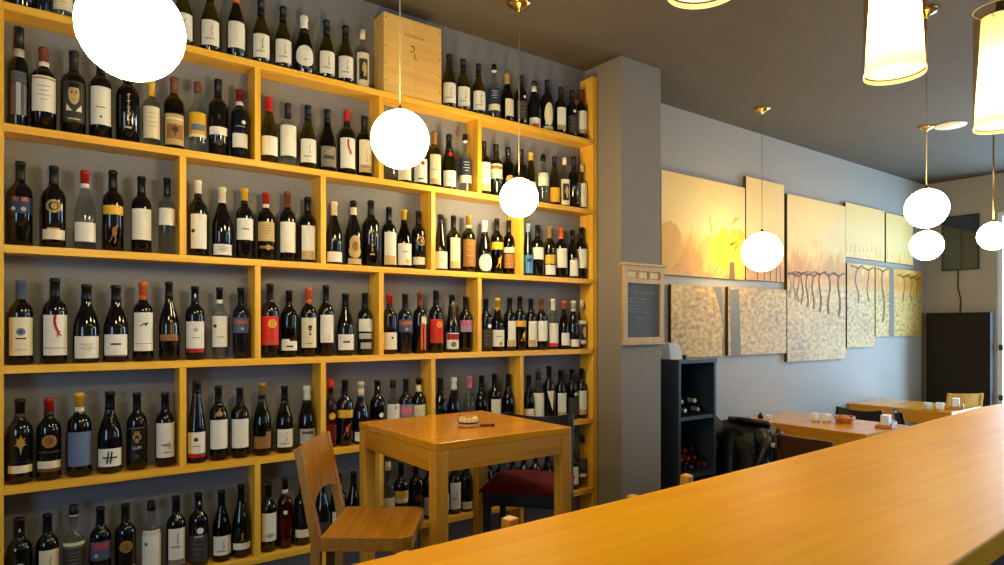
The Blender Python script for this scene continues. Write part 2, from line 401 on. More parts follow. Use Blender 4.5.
class Wrap:
    """flat shapes laid round a bottle: u in degrees (positive to the viewer's right), t as a fraction of the height"""
    def __init__(s, kind, R, H, yaw): s.k, s.R, s.H, s.yaw = kind, R, H, yaw; s.mb = MB()
    def pt(s, u, t, lift):
        r = prof_r(s.k, min(max(t, .016), 1))*s.R+lift
        a = rad(u)+s.yaw-PI/2
        return (r*math.cos(a), r*math.sin(a), t*s.H)
    def rect(s, u0, u1, t0, t1, m, lift=.0007):
        n = max(1, int(abs(u1-u0)/9)); q = max(1, int((t1-t0)/.08))
        vs = [s.pt(u0+(u1-u0)*i/n, t0+(t1-t0)*j/q, lift) for j in range(q+1) for i in range(n+1)]
        fs = [[j*(n+1)+i, j*(n+1)+i+1, (j+1)*(n+1)+i+1, (j+1)*(n+1)+i] for j in range(q) for i in range(n)]
        s.mb.faces(vs, fs, m, True)
    def fan(s, pts, m, lift=.0012):
        """polygon round its centre; pts in (u,t)"""
        cu = sum(p[0] for p in pts)/len(pts); ct = sum(p[1] for p in pts)/len(pts)
        dense = []
        for p, q in zip(pts, pts[1:]+pts[:1]):
            k = max(1, int(abs(q[0]-p[0])/7)); dense += [(p[0]+(q[0]-p[0])*i/k, p[1]+(q[1]-p[1])*i/k) for i in range(k)]
        pts = dense
        vs = [s.pt(cu, ct, lift)]; n = len(pts)
        nr = max(2, int(max(abs(p[0]-cu) for p in pts)/7))
        for f in range(1, nr+1):
            vs += [s.pt(cu+(p[0]-cu)*f/nr, ct+(p[1]-ct)*f/nr, lift) for p in pts]
        fs = [[0, 1+k, 1+(k+1) % n] for k in range(n)]
        for j in range(nr-1):
            fs += [[1+j*n+k, 1+(j+1)*n+k, 1+(j+1)*n+(k+1) % n, 1+j*n+(k+1) % n] for k in range(n)]
        s.mb.faces(vs, fs, m, True)
    def ell(s, u, t, du, dt, m, lift=.0012, n=18):
        s.fan([(u+du*math.cos(2*PI*k/n), t+dt*math.sin(2*PI*k/n)) for k in range(n)], m, lift)
    def stroke(s, pts, w, m, lift=.0013):
        """polyline of half-width w (in degrees) """
        asp = rad(1)*s.R/s.H          # one degree of arc in t units
        fine = [pts[0]]
        for (u0, t0), (u1, t1) in zip(pts, pts[1:]):
            k = max(1, int(abs(u1-u0)/7)); fine += [(u0+(u1-u0)*i/k, t0+(t1-t0)*i/k) for i in range(1, k+1)]
        for (u0, t0), (u1, t1) in zip(fine, fine[1:]):
            du, dt = (u1-u0), (t1-t0)/asp; L = math.hypot(du, dt) or 1
            nu, nt_ = -dt/L*w, du/L*w*asp
            s.mb.faces([s.pt(u0+nu, t0+nt_, lift), s.pt(u0-nu, t0-nt_, lift), s.pt(u1-nu, t1-nt_, lift), s.pt(u1+nu, t1+nt_, lift)], [[0, 1, 2, 3]], m)
    def text(s, txt, t, size, m, lift=.0012):
        cu = bpy.data.curves.new('lettering', 'FONT'); cu.body = txt; cu.size = size; cu.align_x = 'CENTER'; cu.resolution_u = 2
        o = bpy.data.objects.new('lettering', cu); C.objects.link(o)
        dg = bpy.context.evaluated_depsgraph_get(); me = bpy.data.meshes.new_from_object(o.evaluated_get(dg))
        vs = [s.pt(math.degrees(v.co.x/s.R), t+v.co.y/s.H, lift) for v in me.vertices]
        s.mb.faces(vs, [list(p.vertices) for p in me.polygons], m)
        bpy.data.objects.remove(o); bpy.data.curves.remove(cu); bpy.data.meshes.remove(me)
    # -------- little printed pictures
    def art(s, kind, t, h, col='d', u=0):
        m = 'ink_'+col; a = rad(1)*s.R/s.H
        if kind == 'fig':                                   # pen sketch of a small figure above scrub
            s.stroke([(u+8, t+h*.45), (u+2, t+h*.25), (u+7, t), (u-1, t-h*.25)], 1.6, m)
            s.stroke([(u+7, t), (u+14, t-h*.22)], 1.3, m); s.ell(u+9, t+h*.5, 3, 3*a, m)
            for k in range(6): s.stroke([(u-34+k*9, t-h*.5), (u-30+k*9, t-h*.36), (u-26+k*9, t-h*.5)], 1.3, 'ink_e')
        elif kind == 'liz':                                 # red curling claw
            s.stroke([(u-2, t+h*.5), (u-6, t+h*.25), (u-2, t), (u+8, t-h*.22), (u+14, t-h*.42)], 6.4, 'ink_r')
            s.stroke([(u+8, t-h*.22), (u+22, t-h*.25)], 3.4, 'ink_r'); s.stroke([(u+6, t-h*.2), (u+8, t-h*.5)], 3.2, 'ink_o')
            s.stroke([(u+14, t-h*.3), (u+26, t-h*.45)], 3.0, 'ink_r')
        elif kind == 'roo':                                 # leaping animal
            s.ell(u, t, 13, h*.20, m); s.ell(u+14, t+h*.24, 6, h*.10, m)
            s.stroke([(u+6, t+h*.1), (u+15, t+h*.26)], 4, m); s.stroke([(u-8, t-h*.1), (u-20, t-h*.36), (u-30, t-h*.42)], 3, m)
            s.stroke([(u-2, t-h*.12), (u+8, t-h*.32), (u-2, t-h*.48)], 3, m)
        elif kind == 'paw':
            s.ell(u, t-h*.16, 11, h*.16, m)
            for du, dt in ((-17, .06), (-7, .30), (7, .30), (17, .06)): s.ell(u+du, t+h*dt, 6, h*.17, m)
        elif kind == 'tree':
            s.rect(u-13, u+13, t, t+h*.5, m, .0013); s.rect(u-3, u+3, t-h*.5, t, m, .0013); s.rect(u-9, u+9, t-h*.5, t-h*.36, m, .0013)
            for k in (-1, 1): s.rect(u-11 if k < 0 else u+3, u-3 if k < 0 else u+11, t+h*.12, t+h*.2, 'ink_t', .0016)
        elif kind == 'vine':
            for k in range(9):
                an = PI*(k/8.0); L = (1.0, .8)[k % 2]
                s.stroke([(u, t-h*.02), (u+27*L*math.cos(an), t+h*.02+h*.46*L*math.sin(an))], 2.6, m)
            s.ell(u, t+h*.10, 17, h*.24, m); s.fan([(u-10, t-h*.02), (u+10, t-h*.02), (u+1.5, t-h*.5)], m)
        elif kind == 'orn':                                 # tall gilt ornament
            for k in range(5):
                v = t+h*(.42-.2*k); s.stroke([(u-7, v), (u+5, v+h*.06), (u-2, v-h*.12)], 2.4, m)
            s.rect(u-16, u+16, t-h*.62, t-h*.55, m, .0013)
        elif kind == 'face':
            s.rect(u-46, u+46, t-h*.5, t+h*.5, 'ink_d', .0009); s.ell(u, t+h*.08, 26, h*.36, 'ink_t', .0014)
            s.rect(u-24, u+24, t+h*.30, t+h*.46, 'ink_k', .0018)
            for k in (-10, 10): s.ell(u+k, t+h*.14, 5, h*.035, 'ink_k', .0019); s.stroke([(u+k-6, t+h*.21), (u+k+6, t+h*.21)], 1.2, 'ink_k', .0019)
            s.stroke([(u, t+h*.12), (u+3, t)], 1.3, 'ink_n', .0019); s.stroke([(u-8, t-h*.12), (u+8, t-h*.12)], 1.6, 'ink_n', .0019)
            for k in (-1, 1): s.fan([(u+k*8, t-h*.5), (u+k*38, t-h*.5), (u+k*34, t-h*.26)], 'ink_c', .0018)
        elif kind == 'frame':                               # dark picture in a pale frame
            s.rect(u-38, u+38, t-h*.40, t+h*.40, 'ink_d', .0012); s.ell(u+8, t, 20, h*.28, 'ink_t', .0016); s.ell(u-12, t-h*.2, 12, h*.14, 'ink_k', .0019)
        elif kind == 'brush':
            s.stroke([(u-34, t), (u+34, t)], 4, m)
            for k in (-9, 6): s.stroke([(u+k+3, t+h*.5), (u+k, t), (u+k-5, t-h*.5)], 3.6, m)
            s.stroke([(u-20, t-h*.25), (u+14, t-h*.2)], 2, m)
        elif kind == 'disc': s.ell(u, t, h/2/a, h/2, m)
        elif kind == 'ring': s.ell(u, t, h/2/a, h/2, m); s.ell(u, t, h/3/a, h/3, 'ink_k', .0016); s.ell(u+3, t, h/5/a, h/4, m, .0019)
        elif kind == 'crest':
            s.ell(u, t+h*.2, 40, h*.30, m); s.ell(u, t-h*.05, 46, h*.24, m); s.rect(u-52, u+52, t-h*.5, t-h*.3, m, .0012); s.ell(u, t+h*.12, 22, h*.18, 'ink_z', .0016)
        elif kind == 'vee': s.fan([(u-40, t+h*.5), (u+26, t+h*.5), (u+10, t-h*.5)], m)
        elif kind == 'moon':
            s.ell(u+4, t, 46, h*.5, m)
        elif kind == 'lines':
            n = 4; 
            for k in range(n):
                w = (30, 22, 34, 16)[k]; v = t+h*(.5-k/(n-1.0)); s.rect(u-w, u+w, v-.0035, v+.0035, m, .0013)
        elif kind == 'word': s.rect(u-24, u+24, t-h/2, t+h/2, m, .0013)

def make_bottle(name, label, cat, group, loc, H, kind, g, cap, labels, yaw=0.0, r=None):
    R = r or RAD[kind]
    cap = cap.replace('d', 'q').replace('s', 'q') if cap[:1] == 'd' or (cap == 's' and H > .3) else cap.replace('k', 'q') if len(cap) > 1 else cap
    root = thing(name, label, cat, loc, 0, group)
    clear = g in 'cr'
    P = PROF[kind]
    n = 20
    body = MB().lathe([(t*H, q*R) for t, q in P], GL[g], n, caps=False)
    body.faces([(P[0][1]*R*math.cos(2*PI*k/n), P[0][1]*R*math.sin(2*PI*k/n), 0) for k in range(n)], [list(range(n))[::-1]], GL[g])
    body.build('glass_body', root, recalc=True)
    if g == 'r':                                             # what is left in the bottle
        MB().lathe([(.02*H, .9*R), (.40*H, .93*R)], 'ink_m', n).build('liquid', root)
    z0 = CAPZ[kind]
    if cap.startswith('C'):                                  # bare cork, partly pushed in
        MB().lathe([(.90*H, .27*R), (1.02*H, .30*R), (1.025*H, .26*R)] if len(cap) < 2 else [(.86*H, .42*R), (1.0*H, .42*R), (1.01*H, .36*R)], 'cork' if len(cap) < 2 else 'ink_'+cap[1], 14).build('cork', root)
    elif cap:
        ring = cap[1] if len(cap) > 1 else None
        pts = [z0]+[t for t, q in P if t > z0+.01]
        def foil(t0, t1, m, nm, lift):
            ts = [t0]+[t for t in pts if t0 < t < t1]+[t1]
            pr = [(t*H, prof_r(kind, t)*R+lift) for t in ts]
            if t1 >= 1: pr.append((H+.0012, prof_r(kind, 1)*R))
            MB().lathe(pr, m, 16).build(nm, root)
        if ring:
            zs = z0+(.93-z0)*(.35 if len(cap) < 3 else .78)
            foil(zs, 1, 'ink_'+cap[0], 'capsule', .0010)
            foil(z0, zs, 'ink_'+ring, 'neck_band', .0009)
        else:
            foil(z0, 1, 'ink_'+cap[0], 'capsule', .0010)
    cur = em = None; mapping = []; lo, hi = 1, 0
    for L in labels:
        if L[0] == 'p':                                      # ('p', low, high, colour, half angle, shift)
            cur = Wrap(kind, R, H, yaw); mapping.append(('paper_label', cur))
            half = L[4] if len(L) > 4 else 62; sh = L[5] if len(L) > 5 else 0
            cur.rect(sh-half, sh+half, L[1], L[2], 'ink_'+L[3]); lo, hi = L[1], L[2]
        elif L[0] == 'o':
            cur = Wrap(kind, R, H, yaw); mapping.append(('paper_label', cur)); cur.ell(0, L[1], L[4] if len(L) > 4 else 60, L[2], 'ink_'+L[3], .0008, 26); lo, hi = L[1]-L[2], L[1]+L[2]
        else:
            mid = L[2] if L[0] == 'T' else (L[1]+L[2])/2 if L[0] == 'b' else L[1]
            if lo-.001 <= mid <= hi+.001: on = cur           # printed on the paper
            else:                                            # straight on the glass or foil
                on = Wrap(kind, R, H, yaw); mapping.append(('printed_emblem', on))
            if L[0] == 'b': on.rect(-(L[4] if len(L) > 4 else 60), L[4] if len(L) > 4 else 60, L[1], L[2], 'ink_'+L[3], .0011); lo, hi, cur = (lo, hi, cur) if on is cur else (L[1], L[2], on)
            elif L[0] == 'T': on.text(L[1], L[2], L[3], 'ink_'+L[4])
            else: on.art(L[0], L[1], L[2], *(L[3:]))
    for nm, w in mapping:
        w.mb.build(nm, root, recalc=False)
    return root
# (x in photo, top in photo, kind, glass, capsule, labels, look [, radius])
FIG = [('p', .10, .46, 'w'), ('fig', .28, .20)]
ROWS = {}
ROWS[0] = [('left part', [
 (22, None, 'bdx', 'k', 'k', [('p', .2, .5, 'z')], 'black bottle cut off by the frame top'),
 (44, None, 'spi', 'n', 'k', [('p', .2, .5, 'b')], 'slim dark blue bottle cut off by the frame top', .026),
 (62, None, 'bdx', 'c', 'k', [('p', .10, .5, 'c'), ('lines', .3, .2, 'e')], 'clear bottle with cream label cut off by the frame top', .036),
 (183, None, 'brg', 'g', 'k', FIG, 'olive bottle half hidden by the biggest round lamp'),
 (210, None, 'brg', 'g', 'k', FIG, 'olive bottle with a sketch of scrub on white label'),
 (236, -12, 'brg', 'd', 'o', [('p', .14, .50, 'w'), ('lines', .3, .12, 'c')], 'olive bottle with amber neck and blank white label'),
 (261, 1.5, 'brg', 'g', 'k', FIG, 'olive bottle with inked figure on white label'),
 (283, 7.5, 'brg', 'g', 'k', FIG, 'olive bottle with inked figure, just left of the white-necked one'),
 (304, 16.5, 'chp', 'k', 'wk', [('o', .30, .17, 'w', 68), ('disc', .24, .03, 'e')], 'dark sparkling wine bottle with white neck and oval label'),
 (326.5, 21, 'brg', 'g', 'k', FIG, 'olive bottle with inked figure, just right of the white-necked one'),
 (345.5, 26.6, 'brg', 'g', 'k', FIG, 'olive bottle beside the clear cork-topped bottle'),
 (362.5, 31, 'bdx', 'c', 'Cc', [('p', .04, .60, 'c', 66), ('frame', .32, .44)], 'clear bottle with pale stopper and framed dark picture', .034)]),
 ('right part', [
 (449, 55, 'brg', 'g', 'k', FIG, 'olive bottle right against the wooden crate'),
 (463, 59.7, 'brg', 'g', 'k', FIG, 'olive sketch-label bottle, second from the wooden crate'),
 (478.5, 64.6, 'brg', 'g', 'k', FIG, 'olive sketch-label bottle beside the clear blue-label bottle'),
 (494, 65, 'spi', 'c', 'kw', [('p', .30, .56, 'i', 75), ('lines', .44, .12, 'w'), ('p', .16, .27, 'c', 75)], 'clear spirit bottle with navy label and black cap'),
 (507, 73.5, 'brg', 'd', 'g', [('p', .12, .46, 'c', 45, 12)], 'olive bottle with gold neck and small pale label'),
 (521, 76.3, 'bdx', 'k', 'k', [('p', .12, .48, 'd'), ('lines', .3, .22, 'e'), ('disc', .56, .06, 'w', 16)], 'black bottle with charcoal label behind the lamp cable'),
 (534, 81.7, 'brg', 'k', 'kwk', [('p', .04, .22, 'w'), ('b', .04, .1, 'o', 30)], 'black bottle with white neck spot, orange and white low label'),
 (547, 80.6, 'bdx', 'k', 'k', [('moon', .33, .44, 'c'), ('b', .05, .10, 'w', 50)], 'black bottle with moon shaped cream label'),
 (560.5, 87.7, 'bdx', 'k', 'k', [('p', .10, .56, 'w', 48), ('b', .10, .2, 't', 48)], 'black bottle with narrow cream label and tan foot'),
 (572, 91, 'bdx', 'k', 'k', [('p', .08, .46, 'd'), ('lines', .26, .24, 'e'), ('disc', .54, .06, 'w', 12)], 'black bottle standing in front of the pale carton'),
 (584.5, 91.2, 'bdx', 'k', 'm', [('p', .12, .56, 'w'), ('b', .12, .2, 't')], 'black bottle with dark red neck and white label')])]
ROWS[1] = [('leftmost', [
 (19, 28, 'slm', 'k', 'ks', [('p', .12, .55, 'b', 55), ('b', .12, .44, 's', 14), ('p', .12, .42, 'o', 12, -42), ('p', .12, .42, 'c', 12, 38), ('p', .46, .54, 's', 55)], 'slim tall bottle with silver neck ring and striped label', .030),
 (44, 48.7, 'bdx', 'k', 'nw', [('p', .22, .64, 'w', 66), ('lines', .44, .16, 'e'), ('b', .60, .62, 'g', 60)], 'black bottle with rust neck and large cream label', .042),
 (74, 52, 'bdx', 'k', 'd', [('p', .14, .62, 'd', 60), ('face', .44, .34), ('b', .17, .19, 't', 30)], 'black bottle with sepia face on its label', .042),
 (101, 55, 'bdx', 'k', 'k', [('p', .16, .60, 'w', 64), ('stroke' if 0 else 'word', .36, .012, 'e'), ('disc', .25, .03, 'e')], 'black bottle with cream label, neck hidden by big lamp', .0395),
 (128, 66, 'bdx', 'k', 'k', [('orn', .42, .40, 't')], 'wide black bottle with tall gilt ornament', .0435),
 (151.5, 82, 'bdx', 'c', 'y', [('p', .12, .60, 'c', 66), ('lines', .40, .2, 'e')], 'clear bottle with yellow neck and tall cream label', .034),
 (174, 78, 'bdx', 'd', 'n', [('p', .06, .48, 't', 66), ('b', .14, .34, 'z', 50), ('vine', .25, .16, 'd'), ('b', .40, .43, 'c', 56)], 'olive bottle with rust neck and sepia picture label', .0405),
 (197.5, 83, 'spi', 'c', 'Cn', [('p', .22, .56, 'y', 74), ('b', .31, .40, 'l', 50), ('b', .22, .26, 'c', 74)], 'clear bottle with rust stopper and yellow label', .0365),
 (218, 80, 'bdx', 'k', 'k', [('p', .27, .37, 'w', 66), ('orn', .50, .06, 'd'), ('disc', .17, .08, 'd')], 'black bottle with one plain white band', .0405),
 (239.5, 90.4, 'bdx', 'n', 'mw', [('p', .16, .36, 'w', 56), ('disc', .52, .06, 'w', 22), ('b', .45, .47, 'e', 30)], 'black bottle with red and white neck, small pale label')]),
 ('second', [
 (269, 97.7, 'brg', 'g', 'rr', [('p', .12, .40, 'w'), ('lines', .26, .1, 'c')], 'olive bottle with bright red neck and white label'),
 (288, 104, 'bdx', 'c', 'd', [('p', .16, .64, 'w', 72), ('lines', .52, .1, 'c')], 'clear bottle almost covered by tall white label'),
 (308, 106, 'brg', 'g', 'k', FIG, 'olive bottle with inked figure between clear and grey-label bottles'),
 (327.5, 110, 'brg', 'd', 'k', [('p', .08, .40, 'e'), ('b', .2, .26, 'd', 40), ('lines', .3, .08, 't')], 'dark olive bottle with mottled grey label'),
 (347, 111, 'bdx', 'k', 'rk', [('p', .10, .56, 'w', 66), ('liz', .42, .24)], 'black bottle with red claw drawing and red neck', .0405),
 (364.5, 117, 'bdx', 'd', 'd', [('p', .08, .60, 'c', 56), ('fig', .3, .3, 'e'), ('b', .08, .2, 't', 50)], 'olive bottle with tall cream label beside the divider')]),
 ('third', [
 (389, 132, 'bdx', 'c', 'k', [], 'clear bottle almost hidden by the round lamp'),
 (404, 130, 'bdx', 'k', 'k', [('p', .06, .55, 'c', 66)], 'black bottle mostly hidden by the round lamp'),
 (420, 131, 'bdx', 'd', 'k', [('p', .06, .48, 'w', 66), ('disc', .40, .07, 'r', 14), ('word', .12, .02, 'd')], 'olive bottle with red seal on pale pink label'),
 (434, 132, 'bdx', 'g', 'z', [('p', .06, .58, 'c', 54, 8), ('fig', .4, .2, 'e'), ('b', .06, .16, 't', 40)], 'olive bottle with tall narrow cream label'),
 (449, 135, 'chp', 'd', 'd', [('disc', .64, .09, 'x', 6), ('p', .06, .34, 'w'), ('disc', .28, .03, 'd', 12), ('word', .18, .012, 'e')], 'olive bottle with red seal on its shoulder', .0405),
 (465, 135, 'spi', 'c', 'kw', [('p', .30, .58, 'i', 75), ('lines', .44, .14, 'w'), ('p', .16, .29, 'c', 75)], 'clear spirit bottle with navy label and white collar')]),
 ('rightmost', [
 (484, 141.8, 'bdx', 'k', 'k', [('p', .08, .60, 'w', 56, 6), ('fig', .42, .2), ('b', .08, .2, 't', 50)], 'black bottle with white label beside the divider'),
 (496, 145, 'bdx', 'k', 'k', [('p', .34, .62, 'c', 66), ('b', .52, .58, 'z', 66), ('b', .34, .46, 's', 66)], 'black bottle with sunset coloured band'),
 (508, 147.7, 'bdx', 'd', 'k', [('disc', .86, .03, 'w'), ('disc', .36, .18, 'g', 10)], 'dark bottle with gold roundel above the lamp'),
 (521, 150, 'bdx', 'k', 'k', [('disc', .36, .08, 'w', 10)], 'dark bottle behind the lamp cable'),
 (531, 152.7, 'flu', 'g', 'y', [('p', .1, .4, 'c')], 'slim olive bottle with yellow neck above the lamp', .033),
 (543, 155, 'spi', 'c', 'k', [('p', .36, .62, 'w', 70), ('disc', .54, .02, 'd', 10)], 'clear bottle with black cap and white label'),
 (554.5, 157, 'flu', 'g', 'd', [('p', .07, .36, 'y', 66)], 'slim olive bottle with plain orange label', .035),
 (564.5, 158.4, 'bdx', 'c', 'Cc', [('p', .04, .56, 'c', 64), ('frame', .30, .42)], 'clear bottle with pale stopper and framed picture label', .034),
 (574, 157, 'bdx', 'k', 'k', [('orn', .32, .36, 'g', 30)], 'black bottle with gilt ornament on its side'),
 (585, 166, 'spi', 'c', 'Cc', [('p', .06, .58, 'w', 66), ('lines', .4, .2, 'e')], 'clear bottle with white label against side panel', .033)])]
ROWS[2] = [('leftmost', [
 (20.5, 162, 'bdx', 'k', 'k', [('b', .38, .57, 'i', 66), ('b', .52, .57, 'o', 40), ('b', .52, .57, 'r', 12), ('disc', .43, .05, 's', 14), ('disc', .43, .05, 's', -34)], 'black bottle with blue and orange shoulder band', .0395),
 (54, 166.5, 'bdx', 'k', 'd', [('ring', .50, .16, 'g'), ('p', .10, .22, 'c', 64), ('b', .22, .24, 't', 30)], 'black bottle with gold medallion and ragged cream band', .0405),
 (85, 171, 'brg', 'c', 'rw', [('p', .10, .34, 'w', 64), ('lines', .22, .1, 'c')], 'clear bottle with red neck and small cream label', .0395),
 (113, 171, 'bdx', 'k', 'k', [('p', .45, .56, 'y', 66), ('roo', .24, .30, 'z', 4)], 'black bottle with yellow band and leaping animal'),
 (141.5, 177, 'bdx', 'k', 'k', [('p', .17, .57, 'w', 66), ('lines', .3, .1, 'c')], 'black bottle with large plain white label'),
 (167, 178.5, 'bdx', 'c', 'k', [('p', .38, .60, 'w', 70), ('lines', .49, .1, 'c')], 'clear bottle with black cap and white label', .034)]),
 ('second', [
 (198, 181, 'bdx', 'k', 'wk', [('p', .10, .55, 'w', 56, 4), ('disc', .33, .05, 'd', -34), ('disc', .5, .04, 'c', 6)], 'black bottle with white neck and long white label'),
 (222, 188, 'brg', 'k', 'cc', [('p', .04, .19, 'w', 64), ('lines', .12, .06, 'e')], 'dark sloping bottle with cream neck and low label', .043),
 (244.5, 189, 'bdx', 'k', 'yk', [('p', .27, .57, 'w', 66), ('word', .42, .02, 'e')], 'black bottle with yellow neck and cream label'),
 (266, 193, 'bdx', 'k', 'rc', [('p', .28, .56, 't', 68), ('lines', .45, .12, 'z'), ('disc', .19, .08, 'g', 12), ('b', .17, .21, 'z', 50)], 'black bottle with tan label and gold medal'),
 (287.5, 192, 'bdx', 'k', 'nn', [('p', .13, .56, 'w', 66), ('lines', .24, .06, 'c')], 'black bottle with rust neck and big white label', .0375),
 (307.5, 197.5, 'bdx', 'k', 'k', [('p', .05, .56, 'w', 56, 6), ('b', .05, .18, 't', 50)], 'black bottle with tall white label and tan foot')]),
 ('third', [
 (334, 202, 'brg', 'k', 'cc', [('p', .04, .20, 'w', 64)], 'dark sloping bottle with cream neck, low white label'),
 (353.5, 201, 'brg', 'k', 'kck', [('crest', .24, .44, 't')], 'dark bottle with crest shaped tan label', .042),
 (371, 201, 'bdx', 'k', 'k', [('orn', .38, .34, 't')], 'broad black bottle with tall gilt lettering', .044),
 (389, 207.6, 'bdx', 'k', 'k', [('p', .05, .58, 'w', 56, 8), ('b', .05, .2, 't', 50)], 'black bottle with tall pale label and tan foot'),
 (404, 210, 'brg', 'd', 'yk', [('p', .06, .42, 'w', 64), ('disc', .12, .08, 'y', 16), ('word', .28, .015, 'e')], 'olive bottle with yellow neck and orange seal'),
 (418.5, 211.5, 'bdx', 'k', 'k', [('ring', .48, .16, 'g', 14), ('p', .08, .21, 'c', 64)], 'black bottle with gold medallion and cream band')]),
 ('fourth', [
 (440.5, 215, 'flu', 'k', 'k', [('p', .04, .34, 'w', 68), ('disc', .18, .1, 'c')], 'dark slender bottle with wide white label'),
 (453.5, 216, 'bdx', 'd', 'd', [('p', .06, .60, 'c', 52, 14), ('b', .06, .18, 't', 40)], 'olive bottle with tall narrow cream label'),
 (468.5, 215.6, 'bdx', 'd', 'gc', [('p', .10, .57, 'z', 64), ('lines', .34, .3, 't')], 'olive bottle with gold neck and bronze label', .041),
 (484.5, 221, 'chp', 'k', 'wk', [('o', .20, .16, 'w', 62), ('disc', .2, .06, 'c')], 'dark sparkling wine bottle with white neck'),
 (497, 219, 'bdx', 'd', 'd', [('p', .44, .57, 'y', 66), ('roo', .24, .28, 'y', 10)], 'olive bottle with yellow band and leaping animal'),
 (509.5, 220.7, 'bdx', 'd', 'd', [('p', .40, .50, 'c', 66), ('p', .12, .38, 'z', 60), ('lines', .24, .2, 'p')], 'olive bottle with cream and pink ornate label', .0365)]),
 ('rightmost', [
 (528, 224, 'flu', 'n', 'h', [('p', .05, .40, 'u', 66), ('word', .3, .06, 'i')], 'slim dark bottle with sky blue label', .032),
 (537.5, 225.5, 'bdx', 'k', 'k', [('p', .33, .56, 'w', 62)], 'black bottle with cream label beside the blue-label bottle', .041),
 (549.5, 227, 'bdx', 'g', 'g', [('p', .26, .44, 'y', 64), ('p', .05, .24, 'w', 62)], 'olive bottle with yellow over white label'),
 (561, 228, 'bdx', 'k', 'o', [('p', .20, .58, 'w', 62), ('lines', .3, .1, 'c')], 'black bottle with amber neck and white label', .041),
 (573.5, 230.5, 'brg', 'k', 'k', [('p', .05, .38, 'w', 56, 6)], 'dark sloping bottle with low white label', .038),
 (583, 228, 'bdx', 'k', 'k', [('p', .21, .58, 'w', 60, 6)], 'black bottle with white label against side panel')])]
